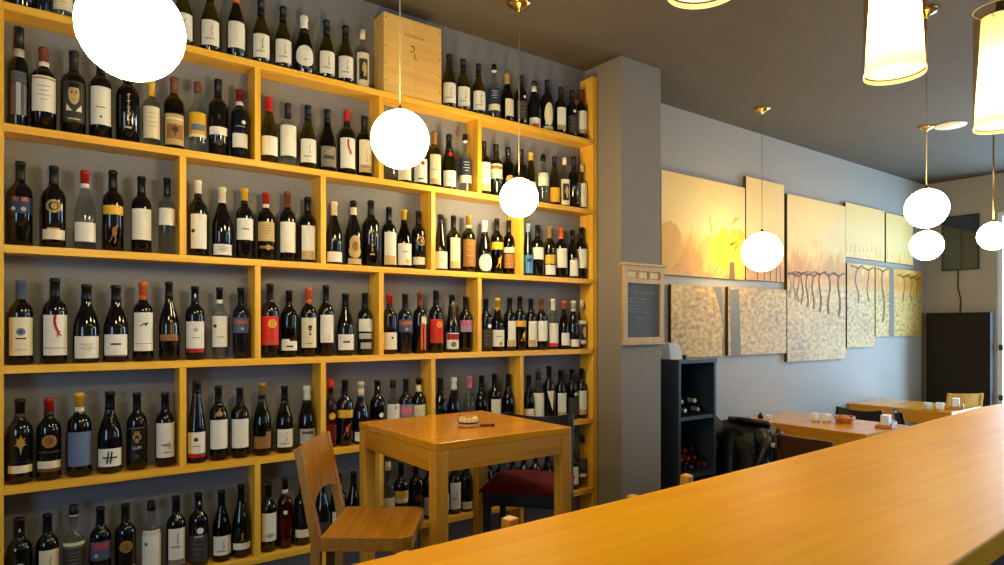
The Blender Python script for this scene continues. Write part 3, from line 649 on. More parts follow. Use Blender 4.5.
ROWS[3] = [('leftmost', [
 (21, 280.6, 'bdx', 'k', 'b', [('p', .11, .56, 'c', 66), ('ell' if 0 else 'disc', .39, .09, 'l'), ('disc', .39, .045, 'i'), ('word', .31, .018, 'd'), ('b', .175, .18, 'e', 30)], 'black bottle with blue eye emblem on cream label', .040),
 (55, 278.5, 'bdx', 'k', 's', [('p', .10, .57, 'w', 66), ('liz', .44, .26), ('b', .18, .188, 'e', 60), ('lines', .27, .04, 'c')], 'black bottle with red claw drawing on white label', .0425),
 (86.5, 284.5, 'brg', 'k', 'd', [('p', .06, .34, 'w', 62), ('disc', .2, .1, 'c'), ('lines', .2, .08, 'e')], 'wide dark bottle with scalloped cream low label', .0465),
 (116, 285.6, 'brg', 'k', 'd', [('p', .09, .36, 'w', 64), ('word', .235, .022, 'k'), ('b', .07, .088, 'm', 62)], 'wide dark bottle with tiny black word on white', .0455),
 (143, 282, 'bdx', 'k', 'oo', [('p', .13, .61, 'w', 66), ('roo', .47, .05, 'd', 6), ('b', .22, .226, 'z', 60)], 'black bottle with orange neck and large cream label'),
 (169, 282, 'brg', 'k', 'k', [('b', .25, .33, 'z', 60), ('orn', .4, .2, 'z', 10)], 'dark ornate bottle with dim gold band', .040),
 (195, 286.5, 'bdx', 'k', 'k', [('disc', .87, .055, 'w'), ('p', .10, .52, 'w', 66), ('b', .10, .155, 'r', 66), ('disc', .41, .05, 'l'), ('disc', .41, .032, 'w'), ('word', .30, .01, 'e')], 'black bottle with red foot on white label, white neck dot', .0395),
 (219.5, 287.7, 'bdx', 'c', 'kw', [('p', .17, .60, 'w', 68), ('disc', .46, .05, 'd', -40), ('word', .31, .01, 'e')], 'clear bottle with black cap and cream label', .034),
 (241, 288, 'bdx', 'n', 'n' if 0 else 'k', [('b', .36, .58, 'b', 66), ('b', .49, .55, 'o', 50), ('disc', .42, .04, 's', 4)], 'navy bottle with orange lettering band', .0375)]),
 ('second', [
 (270, 284, 'bdx', 'k', 'k', [('p', .17, .56, 'x', 66), ('disc', .46, .12, 'y', 10), ('disc', .46, .07, 'z', 10), ('b', .33, .335, 'z', 56), ('lines', .22, .05, 'z')], 'black bottle with red label and gold sun', .041),
 (289, 290.6, 'bdx', 'd', 'dk', [('p', .10, .24, 'w', 66), ('p', .22, .27, 'w', 30, -30), ('word', .16, .025, 'd')], 'dark bottle with low wavy cream label'),
 (308.5, 287.7, 'bdx', 'k', 'oo', [('p', .13, .56, 'c', 62), ('tree', .38, .14, 'd', 6), ('word', .19, .01, 'e')], 'black bottle with dark tree emblem on cream label'),
 (326, 285.4, 'bdx', 'k', 'k', [('p', .19, .58, 'w', 58, 4), ('word', .24, .01, 'c')], 'black bottle with plain tapering cream label', .038),
 (345.5, 293.6, 'brg', 'k', 'k', [('p', .09, .34, 'w', 64), ('word', .22, .024, 'k')], 'sloping dark bottle with black word on white label', .043),
 (365, 293.3, 'bdx', 'k', 'k', [('p', .38, .58, 'w', 66), ('p', .26, .35, 's', 62), ('p', .10, .2, 's', 46)], 'black bottle with white label over grey bands', .0385)]),
 ('third', [
 (389.5, 294, 'bdx', 'k', 'rk', [('p', .08, .36, 'w', 66), ('disc', .27, .04, 'd', 12)], 'black bottle with red neck and low white label'),
 (405, 294, 'bdx', 'n', 'k', [('b', .36, .57, 'b', 66), ('b', .48, .54, 'o', 54), ('disc', .41, .05, 's', 2)], 'dark blue bottle with orange lettering band', .040),
 (420, 292.6, 'bdx', 'k', 'n', [('b', .06, .50, 'o', 10), ('p', .06, .48, 'o', 11, 30), ('p', .48, .60, 'c', 26, 22)], 'black bottle with vertical orange strip'),
 (436, 290.6, 'bdx', 'k', 'k', [('p', .16, .54, 'x', 64), ('disc', .45, .10, 'y', 16), ('disc', .45, .05, 'z', 16), ('lines', .22, .05, 'z')], 'tall black bottle with red label and gold sun', .041),
 (452, 295, 'flu', 'k', 'k', [('p', .06, .34, 'w', 64), ('b', .22, .32, 'r', 60), ('disc', .14, .1, 'e'), ('disc', .86, .06, 's', 8)], 'slender dark bottle with red and white swirled label', .039),
 (465.5, 296.7, 'bdx', 'k', 'k', [('b', .36, .57, 'v', 66), ('b', .47, .55, 'x', 60)], 'black bottle with red and pale swirl band', .0395)]),
 ('rightmost', [
 (486, 299, 'bdx', 'k', 'k', [('p', .08, .42, 'd', 64), ('lines', .26, .24, 'e'), ('disc', .48, .08, 'w', 20)], 'dark bottle with charcoal label beside the divider'),
 (497.5, 298.4, 'brg', 'd', 'yy', [('p', .09, .40, 'w', 64), ('disc', .14, .07, 'g', 16), ('word', .28, .015, 'e')], 'olive bottle with gold neck and gold seal', .041),
 (510, 297.7, 'bdx', 'k', 'k', [('p', .08, .56, 'w', 48, 16), ('b', .08, .2, 't', 40)], 'black bottle with tall white label, left of yellow-band bottle'),
 (519.5, 296.4, 'bdx', 'k', 'k', [('p', .44, .55, 'y', 66), ('roo', .28, .24, 'y', 20)], 'black bottle with yellow band and leaping animal'),
 (531, 298.7, 'bdx', 'k', 'k', [('p', .07, .56, 'w', 50, 14), ('b', .07, .2, 't', 40)], 'black bottle with tall white label, right of yellow-band bottle'),
 (541.5, 298.4, 'bdx', 'k', 'n', [('p', .17, .56, 'w', 64)], 'black bottle with brown neck and cream label'),
 (553, 299, 'bdx', 'c', 'w', [('p', .06, .52, 'w', 68), ('b', .06, .13, 'x', 68)], 'clear bottle with red foot on cream label', .035),
 (564, 301, 'brg', 'd', 'ok', [('p', .08, .34, 'w', 52, 6)], 'olive bottle with orange neck and white label', .037),
 (575, 301, 'brg', 'n', 'cc', [('p', .05, .20, 'w', 64), ('p', .05, .20, 'g', 16, 34)], 'dark sloping bottle with cream neck and gold-white label', .041),
 (585.5, 300.5, 'bdx', 'c', 'Cc', [('p', .10, .58, 'c', 66), ('frame', .34, .42)], 'clear bottle with pale stopper and framed picture label', .034)])]
ROWS[4] = [('leftmost', [
 (20, 399, 'bdx', 'k', 'kd', [('vine', .46, .24, 'g'), ('b', .26, .265, 'd', 60), ('p', .13, .22, 'c', 64)], 'black bottle with gold vine emblem and cream band', .042),
 (49, 398, 'bdx', 'k', 'rk', [('disc', .48, .16, 'z'), ('disc', .48, .10, 'd', 3), ('p', .34, .36, 'd', 60), ('p', .11, .24, 'c', 64), ('b', .11, .15, 'n', 64)], 'black bottle with red neck and dim gold portrait', .0415),
 (79.5, 393, 'bdx', 'k', 'yc', [('p', .13, .54, 'l', 66)], 'black bottle with yellow neck and slate blue label', .043),
 (110, 392, 'brg', 'k', 'k', [('p', .09, .31, 'w', 64), ('brush', .20, .15, 'k')], 'wide dark bottle with black brush mark on white', .0455),
 (137, 393, 'bdx', 'k', 'k', [('p', .12, .56, 'k', 60), ('paw', .42, .20, 'g'), ('T', 'LUPI', .278, .0175, 'w'), ('b', .548, .556, 'z', 50), ('disc', .18, .06, 'd')], 'black bottle with gold paw emblem', .039),
 (165, 393, 'bdx', 'k', 'k', [('p', .13, .60, 'w', 66), ('fig', .27, .16, 'd', 14), ('lines', .3, .03, 'e')], 'black bottle with tall white label and wiry sketch', .0385)]),
 ('second', [
 (196.5, 381, 'flu', 'd', 'd', [('p', .07, .38, 'w', 66), ('b', .07, .12, 'r', 66), ('disc', .29, .05, 'd', -6), ('word', .21, .01, 'e')], 'tall slender bottle with red foot on white label', .0385),
 (218.5, 386, 'bdx', 'd', 'd', [('disc', .63, .07, 'g'), ('p', .16, .55, 'w', 66), ('word', .3, .012, 'c')], 'olive bottle with gold crest over white label'),
 (240, 387.6, 'bdx', 'd', 'd', [('p', .15, .56, 'w', 66), ('word', .29, .012, 'c')], 'olive bottle with plain white label'),
 (262, 383, 'brg', 'd', 'gk', [('p', .10, .27, 'z', 66), ('p', .26, .33, 'z', 24, 40)], 'olive bottle with gold strip neck and bronze label', .041),
 (284.5, 386, 'brg', 'd', 'k', [('p', .09, .36, 'w', 62), ('fig', .22, .17)], 'olive bottle with inked figure on white label', .040),
 (307, 386, 'chp', 'k', 'wk', [('p', .10, .34, 's', 62), ('b', .26, .3, 'n', 40)], 'sparkling wine bottle with white neck behind stool back', .041)]),
 ('third', [
 (330.5, 379, 'spi', 'r', 'x', [('disc', .46, .10, 'y', 8), ('p', .1, .34, 'm', 50)], 'red-capped clear bottle with yellow seal', .034),
 (345, 380, 'bdx', 'k', 'k', [('p', .43, .55, 'y', 68), ('roo', .26, .24, 'o', 6)], 'black bottle with yellow band and orange animal', .041),
 (361, 382, 'brg', 'n', 'cck', [('p', .05, .2, 'w', 60), ('disc', .56, .04, 's', 20)], 'dark sloping bottle with cream neck behind table corner', .040),
 (377.5, 380.3, 'bdx', 'd', 'k', [('disc', .88, .05, 'w', 6), ('disc', .44, .08, 'w', 22), ('p', .1, .38, 'd', 62)], 'dark bottle with white neck dot and small emblem', .0405),
 (393, 380, 'spi', 'c', 'k', [('p', .30, .60, 'w', 70), ('disc', .54, .03, 'k', 12)], 'clear bottle with black cap and white label'),
 (406.5, 379, 'bdx', 'k', 'k', [('p', .30, .58, 'v', 66), ('b', .42, .52, 'p', 60)], 'black bottle with pink and mauve label'),
 (420.5, 378.5, 'bdx', 'k', 'kck', [('p', .20, .56, 'c', 66), ('b', .3, .36, 'w', 60)], 'black bottle with pale collar and ivory label', .040)]),
 ('fourth', [
 (440.5, 377.7, 'brg', 'd', 'd', [('p', .1, .3, 'w')], 'olive bottle beside the divider, label behind the table'),
 (454, 377.7, 'chp', 'k', 'wk', [('p', .1, .34, 's')], 'sparkling wine bottle with white neck', .040),
 (469.5, 376.5, 'brg', 'c', 'p', [('p', .1, .3, 'w')], 'clear bottle with pink neck', .039),
 (481.5, 375.5, 'brg', 'd', 'k', [('p', .08, .3, 'c')], 'olive sloping bottle beside the pink-necked one', .040),
 (494.5, 374, 'bdx', 'k', 'k', [('p', .08, .54, 'w', 52, 10), ('fig', .36, .2, 'c')], 'black bottle with tall white label'),
 (509, 374, 'brg', 'k', 'k', [('p', .06, .22, 'w')], 'dark sloping bottle between tall-label bottle and divider', .040)]),
 ('rightmost', [
 (529, 375, 'brg', 'd', 'k', [('p', .06, .32, 'w')], 'olive bottle half hidden by the divider', .036),
 (538, 372.6, 'spi', 'c', 'k', [('p', .10, .60, 'w', 68)], 'clear bottle with black cap and large cream label', .0375),
 (549, 366, 'bdx', 'k', 'k', [('vee', .38, .36, 'c', 6)], 'tall black bottle with pointed cream label', .041),
 (560.5, 370, 'bdx', 'k', 'k', [('p', .08, .55, 'w', 52, 8), ('b', .08, .18, 't', 44)], 'black bottle with tall cream label and tan foot'),
 (572, 369, 'bdx', 'k', 'k', [('disc', .89, .03, 's', 8), ('p', .08, .44, 'd', 62), ('disc', .5, .07, 'w', 22)], 'black bottle with charcoal label and white spot'),
 (583.5, 368.4, 'bdx', 'k', 'k', [('p', .08, .56, 'w', 56, 8), ('b', .08, .18, 't', 50)], 'black bottle with tall cream label against side panel')])]
ROWS[5] = [('leftmost', [
 (19.5, 518, 'bdx', 'k', 'k', [('disc', .86, .05, 's'), ('disc', .44, .08, 's')], 'black bottle with pale neck dot', .042),
 (47.5, 514, 'bdx', 'k', 'k', [('p', .08, .58, 'c', 56, 8), ('fig', .4, .2, 'd', 4)], 'black bottle with cream label, low by the frame edge'),
 (74, 505, 'spi', 'c', 'kw', [('p', .1, .54, 'd', 80), ('lines', .4, .12, 'e'), ('p', .52, .58, 'c', 76)], 'clear bottle with black lettered label', .0385),
 (100.5, 507, 'bdx', 'k', 'k', [('b', .34, .58, 'b', 66), ('b', .48, .56, 'x', 50), ('p', .52, .58, 't', 20, 36), ('disc', .40, .05, 's', -26)], 'black bottle with red and blue painted label'),
 (125.5, 503.8, 'bdx', 'k', 'd', [('disc', .46, .16, 'z'), ('disc', .46, .09, 'd', 3), ('p', .10, .2, 'c', 60)], 'black bottle with dim gold portrait', .040),
 (151.5, 501, 'spi', 'c', 'k', [('p', .1, .62, 'w', 70), ('disc', .44, .05, 'l', -34)], 'clear bottle with large white label', .038),
 (176, 496, 'bdx', 'k', 'k', [('p', .08, .58, 'w', 56, 6), ('fig', .42, .2, 'd', 4), ('b', .08, .16, 'e', 50)], 'black bottle with white label and leaping sketch'),
 (198.5, 493, 'bdx', 'k', 'k', [('disc', .87, .05, 'w', 14), ('disc', .50, .09, 'w', 8), ('p', .08, .44, 'd', 66), ('word', .42, .025, 's'), ('lines', .28, .2, 'e')], 'black bottle with white shield and lettered label', .041),
 (221.5, 490.5, 'brg', 'd', 'k', [('p', .10, .37, 'w', 64), ('fig', .23, .17)], 'olive bottle with inked figure on white label', .0405),
 (242.5, 484.5, 'brg', 'k', 'k', [('orn', .3, .1, 'z'), ('p', .12, .21, 'w', 64)], 'dark sloping bottle with narrow white band', .0415)]),
 ('second', [
 (268.5, 482.7, 'bdx', 'k', 'k', [('p', .16, .57, 'w', 66), ('lines', .24, .04, 'e')], 'black bottle with large white label beside the divider', .037),
 (285, 477.4, 'bdx', 'r', 'kc', [('disc', .52, .06, 'c')], 'clear bottle with red liquid in its lower half', .035),
 (302.5, 477, 'bdx', 'k', 'k', [('p', .12, .24, 'c', 62), ('lines', .36, .1, 'd')], 'black bottle with low cream band behind stool back', .041),
 (322, 476, 'brg', 'k', 'k', [('p', .1, .3, 'd')], 'dark bottle seen through the stool back gap', .041),
 (338.5, 474, 'bdx', 'k', 'kc', [('p', .1, .42, 'w')], 'dark bottle with pale neck ring above the stool seat'),
 (353.5, 471.7, 'brg', 'd', 'k', [('p', .1, .3, 'w')], 'dark sloping bottle left of the table leg', .039),
 (373.5, 470, 'spi', 'c', 'k', [('p', .1, .4, 'w')], 'clear bottle between table leg and divider', .0345)]),
 ('third', [
 (388, 462, 'spi', 'c', 'ww', [('p', .24, .46, 'c', 66)], 'clear bottle with white neck and yellowish label'),
 (401, 463, 'bdx', 'k', 'k', [('p', .36, .56, 'y', 66), ('b', .38, .44, 'c', 60)], 'black bottle with pale yellow band under the table'),
 (416, 461, 'bdx', 'k', 'k', [('disc', .4, .12, 'n', 6), ('p', .06, .16, 'c', 30, 30)], 'dark bottle with brown emblem under the table', .0395),
 (429, 462, 'bdx', 'k', 'k', [('p', .08, .40, 'w', 60)], 'black bottle with low white label left of table leg'),
 (445, 460, 'bdx', 'k', 'k', [('p', .1, .4, 'c')], 'dark bottle just right of the front table leg'),
 (458.5, 460, 'bdx', 'k', 'k', [('p', .10, .60, 'w', 52, 4), ('fig', .38, .2, 'e')], 'black bottle with tall white label under the table'),
 (471, 459, 'bdx', 'k', 'k', [('p', .06, .2, 'c', 64)], 'dark bottle with low cream label behind rear table leg')]),
 ('rightmost', [
 (489, 457, 'brg', 'k', 'k', [('p', .1, .3, 'w')], 'dark sloping bottle right of the rear table leg'),
 (501, 456, 'bdx', 'k', 'k', [('p', .1, .4, 'd')], 'dark bottle over the red cushion, second in its bay'),
 (512.5, 455, 'bdx', 'k', 'k', [('p', .1, .4, 'd')], 'dark bottle over the red cushion, third in its bay'),
 (524, 454, 'bdx', 'k', 'k', [('p', .1, .36, 'd')], 'dark bottle over the red cushion, fourth in its bay'),
 (535.5, 453, 'bdx', 'k', 'k', [('p', .1, .4, 'w')], 'dark bottle over the red cushion, fifth in its bay'),
 (547, 452, 'brg', 'k', 'k', [('p', .1, .3, 'c')], 'dark sloping bottle at the right edge of the red cushion'),
 (561, 450, 'bdx', 'k', 'k', [('p', .1, .4, 'w')], 'dark bottle behind the right table leg'),
 (574.5, 449, 'bdx', 'k', 'k', [('p', .14, .58, 'w', 50, 6)], 'black bottle with white label beside black stool back', .036),
 (585, 435, 'spi', 'c', 'k', [('p', .30, .56, 'd', 74), ('lines', .44, .1, 'e'), ('p', .22, .28, 'w', 74)], 'clear spirit bottle with black label against side panel', .037)])]
SHELFNAME = ['top', 'second', 'third', 'fourth', 'fifth', 'sixth']
NUM = ['first', 'second', 'third', 'fourth', 'fifth', 'sixth', 'seventh', 'eighth', 'ninth', 'tenth', 'eleventh', 'twelfth']
BOTTLE_Y = SHELF_Y+.064
def settle(items, row):
    """x of every bottle along its shelf, kept clear of dividers and neighbours"""
    walls = [XL+UT]+[x for x in (() if row == 0 else ODD if row % 2 else EVEN)]+[XR-UT-.012]
    out = []
    for it in items:
        X = on_y(it[0], HY, BOTTLE_Y).x; R = it[7] if len(it) > 7 else RAD[it[2]]
        lo = max([w+(UT/2 if w != walls[0] else 0) for w in walls if w <= X]+[walls[0]]); hi = min([w-(UT/2 if w != walls[-1] else 0) for w in walls if w > X]+[walls[-1]])
        out.append([X, R, lo, hi])
    for _ in range(60):
        for o in out: o[0] = min(max(o[0], o[2]+o[1]+.0025), o[3]-o[1]-.0025)
        for a, b in zip(out, out[1:]):
            gap = b[0]-a[0]-a[1]-b[1]-.002
            if gap < 0: a[0] += gap/2; b[0] -= gap/2
    return [(o[0], o[1]) for o in out]
for row, bays in ROWS.items():
    zb = BZ[row]
    for bay, items in bays:
        spots = settle(items, row)
        for i, it in enumerate(items):
            x, top, kind, g, cap, labs, look = it[:7]
            X, r = spots[i]
            if top is None: H = .315
            else: H = on_y(x, top, BOTTLE_Y).z-zb
            where = ('top shelf left of the crate' if bay == 'left part' else 'top shelf right of the crate') if row == 0 else '%s shelf, %s bay' % (SHELFNAME[row], bay)
            room = 16-len(look.split())
            tail = ', %s from left, %s' % (NUM[i], where)
            if len(tail.replace(',', ' ').split()) > room: tail = ', '+where
            if len(tail.replace(',', ' ').split()) > room: tail = ', %s shelf' % SHELFNAME[row]
            yaw = -.55*math.atan2(max(0, X), BOTTLE_Y)+random.uniform(-.06, .06)
            make_bottle('spirit_bottle' if kind == 'spi' else 'wine_bottle', look+tail, 'bottle', 'bottles on the %s shelf' % SHELFNAME[row],
                        (X, BOTTLE_Y, zb+.0005), H, kind, g, cap, labs, yaw, r)
            if not .26 < H < .345: print('HEIGHT', row, bay, i, look, round(H, 3))
# ================================================================== wooden crate and carton on top of the shelf
crate = thing('wine_crate', 'pale wooden wine crate standing upright on the top shelf', 'crate', (1.702, SHELF_Y+.062, BZ[0]+.0005))
ch, cw, cd = .418, .352, .118
MB().box((-cw/2, -cd/2+.008, 0), (cw/2, cd/2, ch), 'crate_wood', .002).build('crate_body', crate)
MB().box((-cw/2, -cd/2, .002), (cw/2, -cd/2+.009, ch), 'crate_wood', .002).build('crate_lid', crate)
st = MB()
for k in range(8):                                   # worn stamped lettering, too faint to read
    x = -.05+k*.0155; z = ch-.088-.0005*k
    st.box((x, -cd/2-.0008, z-.008), (x+.0025, -cd/2, z+.006), 'stamp')
    if k % 2: st.box((x, -cd/2-.0008, z+.004), (x+.009, -cd/2, z+.006), 'stamp')
    else: st.box((x, -cd/2-.0008, z-.002), (x+.008, -cd/2, z), 'stamp')
for (x, z, w, h) in ((-.005, .275, .022, .006), (.004, .262, .006, .022), (-.010, .246, .014, .006), (.008, .226, .004, .03), (.016, .210, .016, .004)):
    st.box((x-w/2, -cd/2-.0008, z-h/2), (x+w/2, -cd/2, z+h/2), 'stamp')
st.build('stamped_mark', crate)
for x in (-cw/2+.012, cw/2-.012):
    for z in (.06, .15, .24, .39):
        MB().lathe([(-.001, .004), (.0005, .0025)], 'iron', 8, (x, -cd/2-.0005, z), 'y').build('nail', crate)
p = on_y(577, 326, 3.205)
cart = thing('carton', 'slim pale carton standing behind two bottles at the right end of the top shelf', 'box', (p.x-.015, 3.207, BZ[0]+.0005))
MB().box((-.036, -.0025, 0), (.036, .014, .285), 'off_white', .002).build('carton_body', cart)
MB().box((-.022, -.0032, .17), (.022, -.0022, .25), 'ink_s').build('printed_panel', cart)

# ================================================================== square bar table
TX0, TX1, TY0, TY1, TH = 1.275, 1.975, 2.147, 2.85, EYE-.45
tbl = thing('bar_table', 'square light wood bar table in front of the wine shelf', 'table', ((TX0+TX1)/2, (TY0+TY1)/2, 0))
hw, hd = (TX1-TX0)/2, (TY1-TY0)/2
MB().box((-hw, -hd, TH-.030), (hw, hd, TH), 'table_wood', .003).build('tabletop', tbl)
LG = .056
for sx in (-1, 1):
    for sy in (-1, 1):
        a = (min(sx*hw, sx*(hw-LG)), min(sy*hd, sy*(hd-LG)))
        MB().box((a[0]+.001*(sx < 0), a[1], 0), (a[0]+LG, a[1]+LG, TH-.0305), 'table_frame_z', .003).build('leg', tbl)
for sy in (-1, 1):
    y = sy*(hd-.012)
    MB().box((-hw+LG, y-.011, TH-.115), (hw-LG, y+.011, TH-.0305), 'table_frame_x', .002).build('apron', tbl)
for sx in (-1, 1):
    x = sx*(hw-.012)
    MB().box((x-.011, -hd+LG, TH-.115), (x+.011, hd-LG, TH-.0305), 'table_frame_y', .002).build('apron', tbl)

def on_z(x, y, z):
    Z = (EYE-z)*FPX/(y-HY); return cam_pt((x-CX)/FPX*Z, Z, z)
# little round basket
def peg_basket(loc, r, label, group=None):
    b = thing('peg_basket', label, 'basket', loc, 0, group)
    MB().lathe([(0, r*.92), (.008, r*.95), (.010, r*.80), (.006, 0.001)], 'wicker', 20, caps=True).build('base', b)
    n = 15
    w = MB()
    for k in range(n):
        a = 2*PI*k/n
        w.lathe([(.006, r*.17), (.010, r*.19), (.040, r*.19), (.045, r*.14)], 'peg_cream', 8, (r*.86*math.cos(a), r*.86*math.sin(a), 0))
    w.build('peg_ring', b)
    c = MB(); pts = [(r*1.06*math.cos(2*PI*k/24), r*1.06*math.sin(2*PI*k/24), .021) for k in range(25)]
    c.tube(pts, .0045, 'cord_red', 6); c.build('cord', b)
    f = MB()
    for k in range(7):
        a = 2*PI*k/7; f.sphere((r*.42*math.cos(a), r*.42*math.sin(a), .040), r*.28, 'wicker', 10)
    f.sphere((0, 0, .046), r*.3, 'wicker', 10); f.build('filling', b)
    return b
q = on_z(468.5, 427, TH)
peg_basket((q.x, q.y, TH+.0005), .040, 'small round basket of pale pegs with dark red cord on the square bar table')
q2 = on_z(487, 426.5, TH)
kf = thing('lighter', 'small dark red lighter beside the peg basket on the square table', 'lighter', (q2.x, q2.y, TH+.0005), -.5)
MB().box((-.032, -.010, 0), (.018, .010, .013), 'red_gloss', .004).build('lighter_body', kf)
MB().box((.018, -.009, .001), (.034, .009, .012), 'cord_red', .002).build('lighter_cap', kf)

# ================================================================== chairs and stools
def seat_chair(name, label, loc, rz, sh, bh, w=.39, d=.37, wood_=('chair_wood', 'chair_seat_wood'), cushion=None, thick=.052, group=None, back='panel', lean=.07, cat='stool'):
    """front of the seat faces +y of the thing; the back stands at -y"""
    t = thing(name, label, cat, loc, rz, group)
    wm, sm = wood_
    st_ = sh-(.05 if cushion else 0)
    poly = [(-w/2, -d/2+.005), (w/2, -d/2+.005), (w/2, d/2-.03), (w/2-.03, d/2), (-w/2+.03, d/2), (-w/2, d/2-.03)]
    MB().prism(poly, st_-thick, st_, sm, .004).build('seat', t)
    if cushion:
        m = MB(); nn = 10; vs = []; fs = []
        for j in range(nn+1):
            for i in range(nn+1):
                u, v = -1+2*i/nn, -1+2*j/nn
                z = .022+.040*((1-abs(u)**3)*(1-abs(v)**3))**.5
                vs.append((u*(w/2+.006), v*(d/2+.002)+.004, st_+z-.01))
        for j in range(nn):
            for i in range(nn):
                fs.append([j*(nn+1)+i, j*(nn+1)+i+1, (j+1)*(nn+1)+i+1, (j+1)*(nn+1)+i])
        k0 = len(vs)
        rim = [i for i in range(nn+1)]+[(j*(nn+1)+nn) for j in range(1, nn+1)]+[nn*(nn+1)+i for i in range(nn-1, -1, -1)]+[j*(nn+1) for j in range(nn-1, 0, -1)]
        for r_ in rim: vs.append((vs[r_][0], vs[r_][1], st_+.0005))
        for a in range(len(rim)):
            b = (a+1) % len(rim); fs.append([rim[a], k0+a, k0+b, rim[b]])
        fs.append([k0+a for a in range(len(rim))])
        m.faces(vs, fs, cushion, True); m.build('cushion', t)
    lw = .036
    for s in (-1, 1):
        x = s*(w/2-lw/2-.004)
        MB().bar((x*1.03, d/2-.045, 0), (x, d/2-.05, st_-thick+.002), lw*.8, lw*.8, wm, (0, 1, 0), .003, lw, lw).build('leg', t)
        post = MB()
        y0 = -d/2-.012
        post.bar((x, y0-.02, 0), (x, y0, st_-.02), lw*.85, lw, wm, (0, 1, 0), .003)
        zt = bh if back != 'ladder' else bh
        post.bar((x, y0, st_-.022), (x, y0-lean, zt), lw*.85, lw, wm, (0, 1, 0), .003, lw*.85, lw*.8)
        post.build('back_post', t)
    def backpt(z): return -d/2-.012-lean*(z-st_)/(bh-st_)
    wi = w/2-lw
    if back == 'panel':                              # solid board with an arched lower edge
        zl, zm = st_+.095*(bh-st_)/.31, st_+.128*(bh-st_)/.31
        N = 14; vs = []; fs = []
        for i in range(N+1):
            x = -wi+2*wi*i/N
            zb = zl+(zm-zl)*(1-(abs(x)/wi)**2.2)
            for z in (zb, bh-.002):
                y = backpt(z)-.008*(1-(x/wi)**2)
                vs.append((x, y-.009, z)); vs.append((x, y+.009, z))
        for i in range(N):
            a, b = i*4, i*4+4
            fs += [[a, b, b+2, a+2], [a+1, a+3, b+3, b+1], [a, a+1, b+1, b], [a+2, b+2, b+3, a+3]]
        fs += [[0, 2, 3, 1], [N*4, N*4+1, N*4+3, N*4+2]]
        m = MB(); m.faces(vs, fs, wm, False); m.build('backrest', t)
    elif back == 'curve':                            # dished top rail
        m = MB(); N = 12; vs = []; fs = []
        for i in range(N+1):
            x = -wi+2*wi*i/N; dip = .022*(1-(x/wi)**2)
            for z in (bh-.15, bh-dip):
                y = backpt(z)-.03*(1-(x/wi)**2)
                vs.append((x, y-.008, z)); vs.append((x, y+.008, z))
        for i in range(N):
            a, b = i*4, i*4+4
            fs += [[a, b, b+2, a+2], [a+1, a+3, b+3, b+1], [a, a+1, b+1, b], [a+2, b+2, b+3, a+3]]
        fs += [[0, 2, 3, 1], [N*4, N*4+1, N*4+3, N*4+2]]
        m.faces(vs, fs, wm, False); m.build('backrest', t)
    else:
        for z in (bh-.11, bh-.20):
            MB().bar((-wi, backpt(z), z), (wi, backpt(z), z), .016, .05, wm, (0, 0, 1), .003).build('back_rail', t)
    zr = .32*sh/.8+.05
    for s in (-1, 1):
        x = s*(w/2-lw/2-.004)
        MB().bar((x, -d/2-.02, zr), (x*1.01, d/2-.05, zr), .018, .03, wm, (0, 0, 1), .002).build('stretcher', t)
    MB().bar((-w/2+lw, d/2-.048, zr-.06), (w/2-lw, d/2-.048, zr-.06), .018, .03, wm, (0, 0, 1), .002).build('stretcher', t)
    return t
# wooden stool at the left of the table: its seat faces to the right of the view (thing's +y = camera right)
sc = cam_pt(-.485, 2.50)
seat_chair('bar_stool', 'light brown wooden stool with solid arched back, left of the square table', (sc.x, sc.y, 0), -YAW-PI/2, EYE-.748, EYE-.437, .40, .33, lean=.065)
# black stool with red cushion behind the right corner of the table
bc = cam_pt(.135, 3.21)
seat_chair('bar_stool', 'black wooden stool with dark red padded seat, tucked under the square table', (bc.x, bc.y, 0), PI-YAW-.215, EYE-.735, EYE-.463, .40, .385,
           ('black_wood', 'black_wood'), 'red_fabric', .06, back='curve', lean=.045)
# two stools along the bar, only a post tip of each in view
for (px, py, dd, lab) in ((510, 517.5, .4465, 'wooden stool at the bar nearest the square table, only a post tip showing'),
                          (687, 474.8, .4465, 'wooden stool at the bar below the black wine rack, only a post tip showing')):
    g = on_z(px, py, EYE-dd)
    w, d, ln = .36, .34, .02
    rz = math.atan2(.22, 1.0)                        # turned a little, back towards the bar
    lx, ly = w/2-.022, -d/2-.012-ln
    wx = g.x-(lx*math.cos(rz)-ly*math.sin(rz)); wy = g.y-(lx*math.sin(rz)+ly*math.cos(rz))
    seat_chair('bar_stool', lab, (wx, wy, 0), rz, .79, EYE-dd, w, d, ('table_frame_z', 'chair_seat_wood'), back='ladder', lean=ln, group='wooden stools along the bar')

# ================================================================== dining area along the picture wall
def dining_table(label, x0, x1, y0, y1, h, rz=0.0):
    t = thing('dining_table', label, 'table', ((x0+x1)/2, (y0+y1)/2, 0), rz, None)
    a, b = (x1-x0)/2, (y1-y0)/2
    MB().box((-a, -b, h-.028), (a, b, h), 'table_wood', .003).build('tabletop', t)
    for sx in (-1, 1):
        for sy in (-1, 1):
            x, y = sx*(a-.03), sy*(b-.03)
            MB().box((x-.028, y-.028, 0), (x+.028, y+.028, h-.0285), 'table_frame_z', .003).build('leg', t)
        x = sx*(a-.014)
        MB().box((x-.012, -b+.06, h-.13), (x+.012, b-.06, h-.0285), 'table_frame_y', .002).build('apron', t)
    for sy in (-1, 1):
        y = sy*(b-.014)
        MB().box((-a+.06, y-.012, h-.13), (a-.06, y+.012, h-.0285), 'table_frame_x', .002).build('apron', t)
    return t
DH = EYE-.807
dining_table('long wooden table end-on to the picture wall, nearer the wine rack', 5.06, 5.80, 2.28, 3.322, DH)
dining_table('long wooden table end-on to the picture wall, farther along', 6.98, 7.72, 2.38, 3.322, DH)
